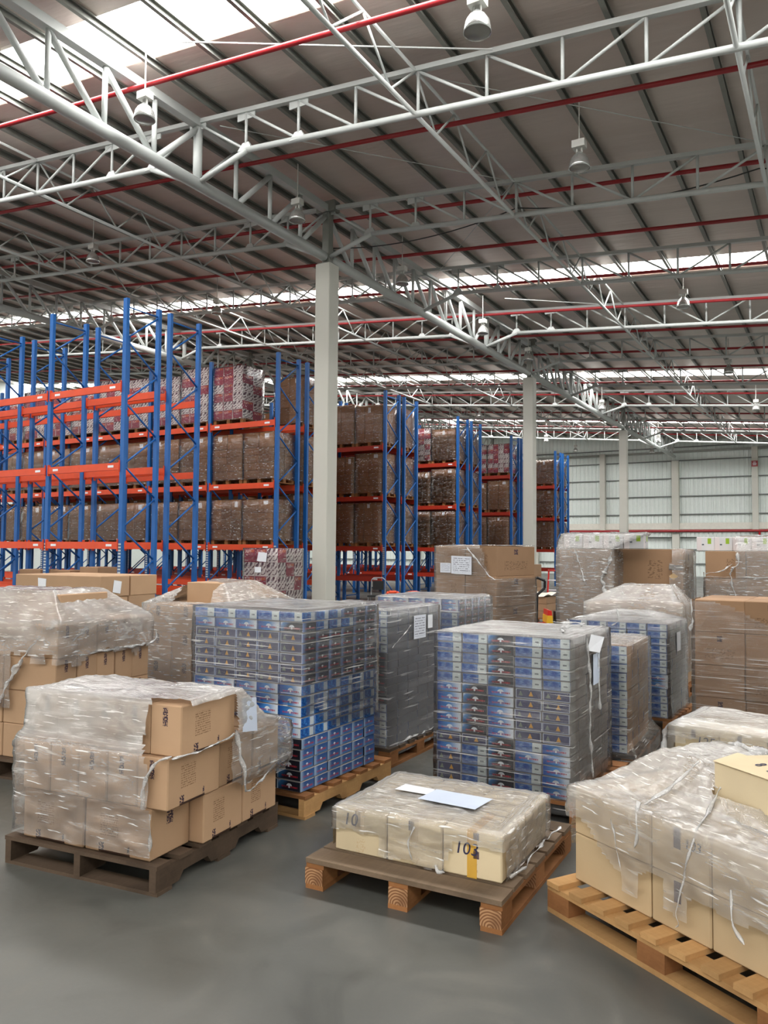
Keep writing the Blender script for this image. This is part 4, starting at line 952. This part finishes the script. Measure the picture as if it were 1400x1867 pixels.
# pink stack on the floor by the column
def pk(i, j, k):
    a, c = (PKM, PKW) if ((k % 2 == 0 and i != 2) or random.random() < .12) else (PKW, PKW)
    e = PKM if (j + k) % 3 == 1 else PKW
    return (a if random.random() < .92 else PKW, e, a, e, PKT)
F20 = fr((-10.64, 13.8), 0)
pallet(F20, -1.0, .02, -.02, .95, 'block', (WARM, WARM, WARM), 'brown pallet under the magenta and white carton stack', False)
block('pink', 'pink_carton', F20, -.95, 0, 0, .9, .145, 3, 3, 5, .307, pk, 'magenta white carton', 'floor stack before nearest column', 'pink cartons of the floor stack', .01, lambda i, j, k: j == 0 or i == 2 or k == 4)
w20 = film(F20, [(-.97, .014, -.016, .92, .2), (-.965, .014, -.014, .915, 1.685)], 'clear stretch wrap round the magenta and white floor stack', FILMR, 10, 8, .008, 19, None, True, [.03, .06], .2)
panel(w20, 'paper_label', [(-.56, -.03, 1.40), (-.30, -.03, 1.38), (-.28, -.03, 1.58), (-.52, -.03, 1.60)], WPAPER); panel(w20, 'paper_label', [(-.62, -.03, 1.15), (-.44, -.03, 1.15), (-.44, -.03, 1.27), (-.62, -.03, 1.27)], WPAPER)

# ------------------------------------------------------------------ racks and what stands on them
LEV = [.85, 1.78, 3.32, 4.88]; BAY = 2.2; FD = .85
def rack_meshes():
    P = {}
    b = MB(); p = [(-.05, -.035, 0), (.05, -.035, 0), (.05, .035, 0), (.03, .035, 0), (.03, -.015, 0), (-.03, -.015, 0), (-.03, .035, 0), (-.05, .035, 0)]
    b.prism(p, [(0, 0, 0), (0, 0, 6.55)]); P['upright'] = b.mesh('upright', BLUE)
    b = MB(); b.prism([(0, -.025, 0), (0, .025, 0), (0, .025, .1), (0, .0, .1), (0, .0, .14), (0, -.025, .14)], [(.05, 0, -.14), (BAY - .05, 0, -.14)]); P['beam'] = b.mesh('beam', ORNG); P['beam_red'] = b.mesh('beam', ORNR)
    b = MB(); b.box(.04, .055, -.035, .03, -.18, .05); P['end_plate'] = b.mesh('end_plate', ORNG)
    b = MB(); b.box(-.08, .08, -.028, -.0255, -.09, -.045); P['label_plate'] = b.mesh('label_plate', WPAPER)
    b = MB(); b.box(-.07, .07, -.06, .06, 0, .012); P['base_plate'] = b.mesh('base_plate', GIRT)
    b = MB(); b.box(-.035, .035, -.0385, -.0355, 0, .85); P['perforated_strip'] = b.mesh('perforated_strip', PERF)
    b = MB(); b.tube((0, 0, 0), (0, FD, .62), .019, 6); P['brace_up'] = b.mesh('brace', BLUE, True)
    b = MB(); b.tube((0, FD, 0), (0, 0, .62), .019, 6); P['brace_down'] = b.mesh('brace', BLUE, True)
    b = MB(); b.tube((0, 0, 0), (0, FD, 0), .017, 6); P['tie'] = b.mesh('brace', BLUE, True)
    return P
RM = rack_meshes()
XE0 = -12.12
def rack(y, nb, label, levels=LEV, plates=True, skip=(), beam='beam'):
    o = empty('pallet_rack', (XE0, y, 0), label, 'rack', group='blue and orange pallet racks')
    for f in range(nb + 1):
        x = -BAY * f
        for yy in (0, FD):
            link('upright', RM['upright'], o, (x, yy, .012)); link('base_plate', RM['base_plate'], o, (x, yy, 0))
        if plates: link('perforated_strip', RM['perforated_strip'], o, (x, 0, .9))
        for k in range(10): link('brace', RM['brace_up' if k % 2 else 'brace_down'], o, (x, 0, .18 + .62 * k))
        link('brace', RM['tie'], o, (x, 0, 6.4)); link('brace', RM['tie'], o, (x, 0, .16))
    for q in range(nb):
        for li, z in enumerate(levels):
            if (q, li) in skip: continue
            for yy in (0, FD):
                bo = link('beam', RM[beam], o, (-BAY * (q + 1), yy - .03 if yy == 0 else yy + .03, z))
                link('end_plate', RM['end_plate'], bo); link('end_plate', RM['end_plate'], bo, (BAY - .095, 0, 0))
                if plates and yy == 0:
                    for px in (.28, BAY - .28): link('label_plate', RM['label_plate'], bo, (px, 0, 0))
    return o
ROWS = [('A', 10.78, 4, 'nearest rack row, empty, cut by the frame edge'), ('a', 11.95, 4, 'rack row right behind the empty nearest one'), ('B', 15.62, 6, 'loaded row with magenta cartons on top'),
        ('b', 16.85, 6, 'rack row back to back with the magenta topped one'), ('C', 20.95, 7, 'rack row seen just past the nearest column'), ('c', 22.15, 7, 'rack row back to back with the one past the nearest column'),
        ('D', 26.25, 7, 'third double row, near side'), ('d', 27.45, 2, 'third double row, far side'), ('E', 31.6, 7, 'fourth double row, near side, shiny pink load on top'), ('e', 32.8, 2, 'fourth double row, far side'),
        ('F', 37.5, 7, 'last rack row before the far wall, near side'), ('f', 38.7, 2, 'last rack row before the far wall, far side')]
RN = {}
for key, y, nb, nm in ROWS:
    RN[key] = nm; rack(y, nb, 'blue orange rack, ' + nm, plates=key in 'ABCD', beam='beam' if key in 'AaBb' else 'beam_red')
LPAL = None
def load_pallet():
    b = MB()
    for i in range(5): b.box(-.5, .5, -.4 + .17 * i, -.4 + .17 * i + .12, .115, .135)
    for x in (-.45, 0, .45):
        b.box(x - .05, x + .05, -.4, .4, .095, .115); b.box(x - .05, x + .05, -.4, .4, 0, .02)
        for y in (-.35, 0, .35): b.box(x - .05, x + .05, y - .05, y + .05, .02, .095)
    return b.mesh('wooden_pallet', WARM)
LPM = load_pallet()
SHORT = {'A': 'empty front rack', 'B': 'magenta topped rack', 'b': 'rear magenta rack', 'C': 'rack past nearest column', 'c': 'rear past column rack', 'D': 'third double rack', 'd': 'rear third rack', 'E': 'fourth double rack', 'e': 'rear fourth rack', 'F': 'last rack', 'f': 'rear last rack'}
LVN = ['lowest', 'second', 'third', 'top']
def rload(key, bay, half, lev, kind, nx=2, nz=3, hz=.42, wrap=True, ny=2, h0=0):
    y = [r[1] for r in ROWS if r[0] == key][0]
    xc = XE0 - BAY * bay - (.58 if half == 0 else 1.62); yc = y + FD / 2; z = LEV[lev] + .002
    n = bay * 2 + half + 1; sn = '%s load, %s level, %s' % (ORD[n], LVN[lev], SHORT[key])
    tag(link('wooden_pallet', LPM, None, (xc, yc, z)), 'wooden pallet under the ' + sn, 'pallet', 'pallets on the racks')
    fr_ = ((xc, yc), 0.0); wd, dp = .98, .84
    end = bay == 0 and (half == 0 or lev == 3)
    for k in range(nz):
        for i in range(nx):
            for j in range(ny):
                if j > 0 and not (end and i == nx - 1) and not (k == nz - 1 and lev < 2): continue
                w, d = wd / nx, dp / ny
                if kind == 'pink':
                    ms = pk(i, j, k); nmn, ds, gp = 'pink_carton', 'magenta white carton', 'pink cartons on the racks'
                else:
                    ms = (RKC2 if (k == nz - 1 and i == (n % nx)) else RKC, RKC, RKC, RKC, RKC); nmn, ds, gp = 'brown_carton', 'brown carton', 'brown cartons on the racks'
                carton(kind, nmn, fr_, (-wd / 2 + w * (i + .5) + random.uniform(-.006, .006), -dp / 2 + d * (j + .5), z + .137 + hz * k), (round(w - .008, 3), round(d - .006, 3), round(hz - .003, 3)), ms,
                       '%s, %s across, %s back, %s up, %s' % (ds, ORD[i + 1], ORD[j + 1], ORD[k + 1], sn), gp)
    if wrap:
        H = hz * nz
        def mk():
            o = film(((0, 0), 0), [(-.5, .5, -.43, .43, .10), (-.5, .5, -.43, .43, .137 + H), (-.45, .45, -.38, .38, .145 + H)], 'x', FILMR, 5, 4, .01, nz, None, True, [.02, .03, .1], .1)
            me = o.data; bpy.data.objects.remove(o); return me
        tag(link('stretch_wrap', cached(('rw', round(H, 2)), mk), None, (xc, yc, z)), 'clear stretch wrap round the ' + sn, 'wrap', 'stretch wraps on the racks')
for bay in range(5):
    for half in (0, 1):
        n = bay * 2 + half
        if n: rload('B', bay, half, 3, 'pink', 3, 6, .215 + .012 * ((n * 7) % 3))
        rload('B', bay, half, 2, 'brown', 2, 3, .38)
        rload('B', bay, half, 1, 'brown', 2 + n % 2, 2 + (n % 3 == 0), .33 if n % 3 == 0 else .5)
for key in 'CDEF':
    for bay in range(2):
        for half in (0, 1):
            n = bay * 2 + half
            for lev in (1, 2, 3):
                kind = 'pink' if (key == 'E' and lev == 3) or (key == 'D' and lev == 3 and n == 1) else 'brown'
                if kind == 'pink': rload(key, bay, half, lev, kind, 4, 6, .2)
                else: rload(key, bay, half, lev, kind, 2 + (n + lev) % 2, 3 if (n + lev) % 3 else 2, .40 if (n + lev) % 3 else .56)
for key in 'bcdf':
    for lev in (1, 2, 3): rload(key, 0, 0, lev, 'brown', 2, 3, .40)
for bay in range(6):      # loads deeper in the rack rows, hardly seen, added to block light in the gaps
    for half in (0, 1):
        for key in 'bCcDEF':
            if (key in 'CDEF' and bay < 2) or (key in 'bc' and bay == 0): continue
            for lev in (1, 2, 3) if key in 'bCc' else (1, 3): rload(key, bay, half, lev, 'brown', 2, 3, .40, False)
for i, x in enumerate((-13.2, -14.1, -15.1)):
    carton('brown', 'brown_carton', ((0, 0), 0), (x, 11.2, .852), (.62, .5, .34 if i else .42), kc(DKC, DKC, DKC), 'small brown carton low on the empty front rack, %s from its end' % ORD[i + 1], 'cartons on the empty front rack', .1 * (i - 1), True)
flush()

# ------------------------------------------------------------------ trucks, chair, trolley between the stacks
def jack_truck(loc, rz, label, colour, handle, band=True):
    o = empty('pallet_truck', loc, label, 'pallet truck', rz)
    b = MB()
    for x in (-.19, .19): b.box(x - .08, x + .08, .12, 1.25, .05, .11); b.box(x - .06, x + .06, 1.1, 1.18, .0, .05)
    link('fork', b.mesh('fork', colour), o)
    b = MB(); b.prism([(-.27, .12, .06), (-.27, -.02, .06), (-.27, .02, .40), (-.27, .10, .42)], [(0, 0, 0), (.54, 0, 0)]); link('frame', b.mesh('frame', colour), o)
    b = MB(); b.prism([(-.28, .125, .14), (-.28, -.012, .14), (-.28, .006, .30), (-.28, .115, .30)], [(0, 0, 0), (.56, 0, 0)]); link('warning_plate', b.mesh('warning_plate', YEL), o)
    b = MB(); b.tube((0, -.12, .1), (0, -.12, .38), .06, 12); b.box(-.09, .09, -.22, -.02, .1, .2); link('pump', b.mesh('pump', BLACK, False), o)
    for x in (-.07, .07):
        b = MB(); b.tube((x - .03, -.12, .085), (x + .03, -.12, .085), .085, 14); link('wheel', b.mesh('wheel', BLACK), o)
    b = MB(); b.tube((0, -.14, .36), (0, -.20, .95), .02, 8); link('shaft', b.mesh('shaft', BLACK), o)
    if band: b = MB(); b.tube((0, -.165, .60), (0, -.177, .72), .024, 8); link('white_band', b.mesh('white_band', WPAPER), o)
    P = [(0, -.20, .95), (-.12, -.21, 1.06), (-.12, -.225, 1.18), (0, -.235, 1.23), (.12, -.225, 1.18), (.12, -.21, 1.06), (0, -.20, .95)]
    b = MB(); b.path(P, .022, 8); link('handle', b.mesh('handle', handle), o)
jack_truck((-5.52, 16.72, 0), R(118), 'red pallet truck with yellow plate standing in the aisle', REDT, BLACK)
jack_truck((-4.47, 12.72, 0), R(32), 'pallet truck half hidden behind papered cartons, only black handle showing', BLACK, BLACK, False)
hc = empty('hand_cart', (-6.26, 11.45, 0), 'hand cart with two thick orange grips behind the farthest blue stack', 'cart', R(32))
b = MB(); b.box(-.3, .3, -.05, .7, .14, .2); link('deck', b.mesh('deck', BLACK), hc)
for x in (-.17, .17):
    b = MB(); b.path([(x - .1, -.02, .2), (x - .1, -.05, .9)], .016, 8); b.path([(x + .1, -.02, .2), (x + .1, -.05, .9)], .016, 8); link('handle_post', b.mesh('handle_post', BLACK), hc)
    b = MB(); b.path([(x - .1, -.05, .9), (x - .095, -.05, .95), (x - .06, -.05, .975), (x + .06, -.05, .975), (x + .095, -.05, .95), (x + .1, -.05, .9)], .027, 10); link('grip', b.mesh('grip', ORNG, True), hc)
for x in (-.26, .26):
    for y in (.05, .6):
        b = MB(); b.tube((x - .025, y, .07), (x + .025, y, .07), .07, 12); link('wheel', b.mesh('wheel', BLACK), hc)
ch = empty('chair', (-10.75, 18.2, 0), 'grey tubular chair with dark seat beyond the nearest column', 'chair', R(20))
b = MB(); b.box(-.21, .21, -.2, .2, .43, .47); link('seat', b.mesh('seat', BLACK), ch)
b = MB(); b.path([(-.19, .2, .45), (-.19, .24, .86), (-.12, .25, .92), (.12, .25, .92), (.19, .24, .86), (.19, .2, .45)], .014, 8); link('back_frame', b.mesh('back_frame', STEELG), ch)
b = MB(); b.box(-.15, .15, .225, .24, .6, .84); link('backrest', b.mesh('backrest', BLACK), ch)
for sx in (-.19, .19):
    for sy in (-.18, .18):
        b = MB(); b.tube((sx, sy, 0), (sx, sy, .44), .013, 8); link('leg', b.mesh('leg', STEELG), ch)
tr = empty('hand_trolley', (-8.9, 27.4, 0), 'small red hand trolley at the foot of the racks', 'trolley', R(10))
for sx in (-.24, .24):
    b = MB(); b.tube((sx, 0, .1), (sx * .85, .1, 1.0), .03, 8); link('rail', b.mesh('rail', REDT), tr)
for z in (.3, .65, 1.0):
    b = MB(); b.tube((-.23, .05, z), (.23, .05, z), .02, 8); link('crossbar', b.mesh('crossbar', WPAPER if z < .9 else REDT), tr)
b = MB(); b.box(-.25, .25, -.25, .05, .0, .03); link('toe_plate', b.mesh('toe_plate', REDT), tr)
for sx in (-.26, .26):
    b = MB(); b.tube((sx - .03, .12, .11), (sx + .03, .12, .11), .11, 14); link('wheel', b.mesh('wheel', BLACK), tr)
rg = empty('rack_guard', (-11.4, 10.45, 0), 'low orange guard rail at the foot of the nearest rack end', 'guard rail')
for z in (.53, .33):
    b = MB(); b.tube((-.55, 0, z), (.2, 0, z), .03, 8); link('rail', b.mesh('rail', ORNG), rg)
for x in (-.5, .1):
    b = MB(); b.box(x - .03, x + .03, .03, .08, 0, .56); link('post', b.mesh('post', ORNG), rg)
# far floor stacks seen through the gap
for q, (x, y, h, nm) in enumerate(((-8.55, 24.2, 1.25, 'farther'), (-5.9, 17.6, .62, 'nearer'))):
    Fg = fr((x, y), 0)
    tag(link('wooden_pallet', LPM, None, (x - .5, y + .42, 0)), 'wooden pallet under the %s small stack in the aisle gap' % nm, 'pallet')
    for k in range(3):
        for i in range(2):
            o = link('brown_carton', carton_mesh((.48, .8, round(h / 3 - .05, 3)), kc(DKC, DKC, DKC)), None, W(Fg, -.74 + .49 * i, .42, .138 + (h / 3 - .045) * k))
            tag(o, 'brown carton, %s across, %s up, %s small stack in the aisle gap' % (ORD[i + 1], ORD[k + 1], nm), 'carton', 'cartons in the aisle gap')
b = MB(); n = 10
for i in range(n):
    for j in range(n):
        f = lambda a, c: (-6.4 + (a / n - .5) * 1.1, 18.02 + (c / n - .5) * .92, .64 + .05 * math.sin(a * 1.3) * math.cos(c * 1.1) + .03)
        b.poly([f(i, j), f(i + 1, j), f(i + 1, j + 1), f(i, j + 1)])
tag(link('foam_sheet', b.mesh('foam_sheet', FOAM, True)), 'white foam sheet draped on the nearer small stack in the aisle gap', 'sheet')
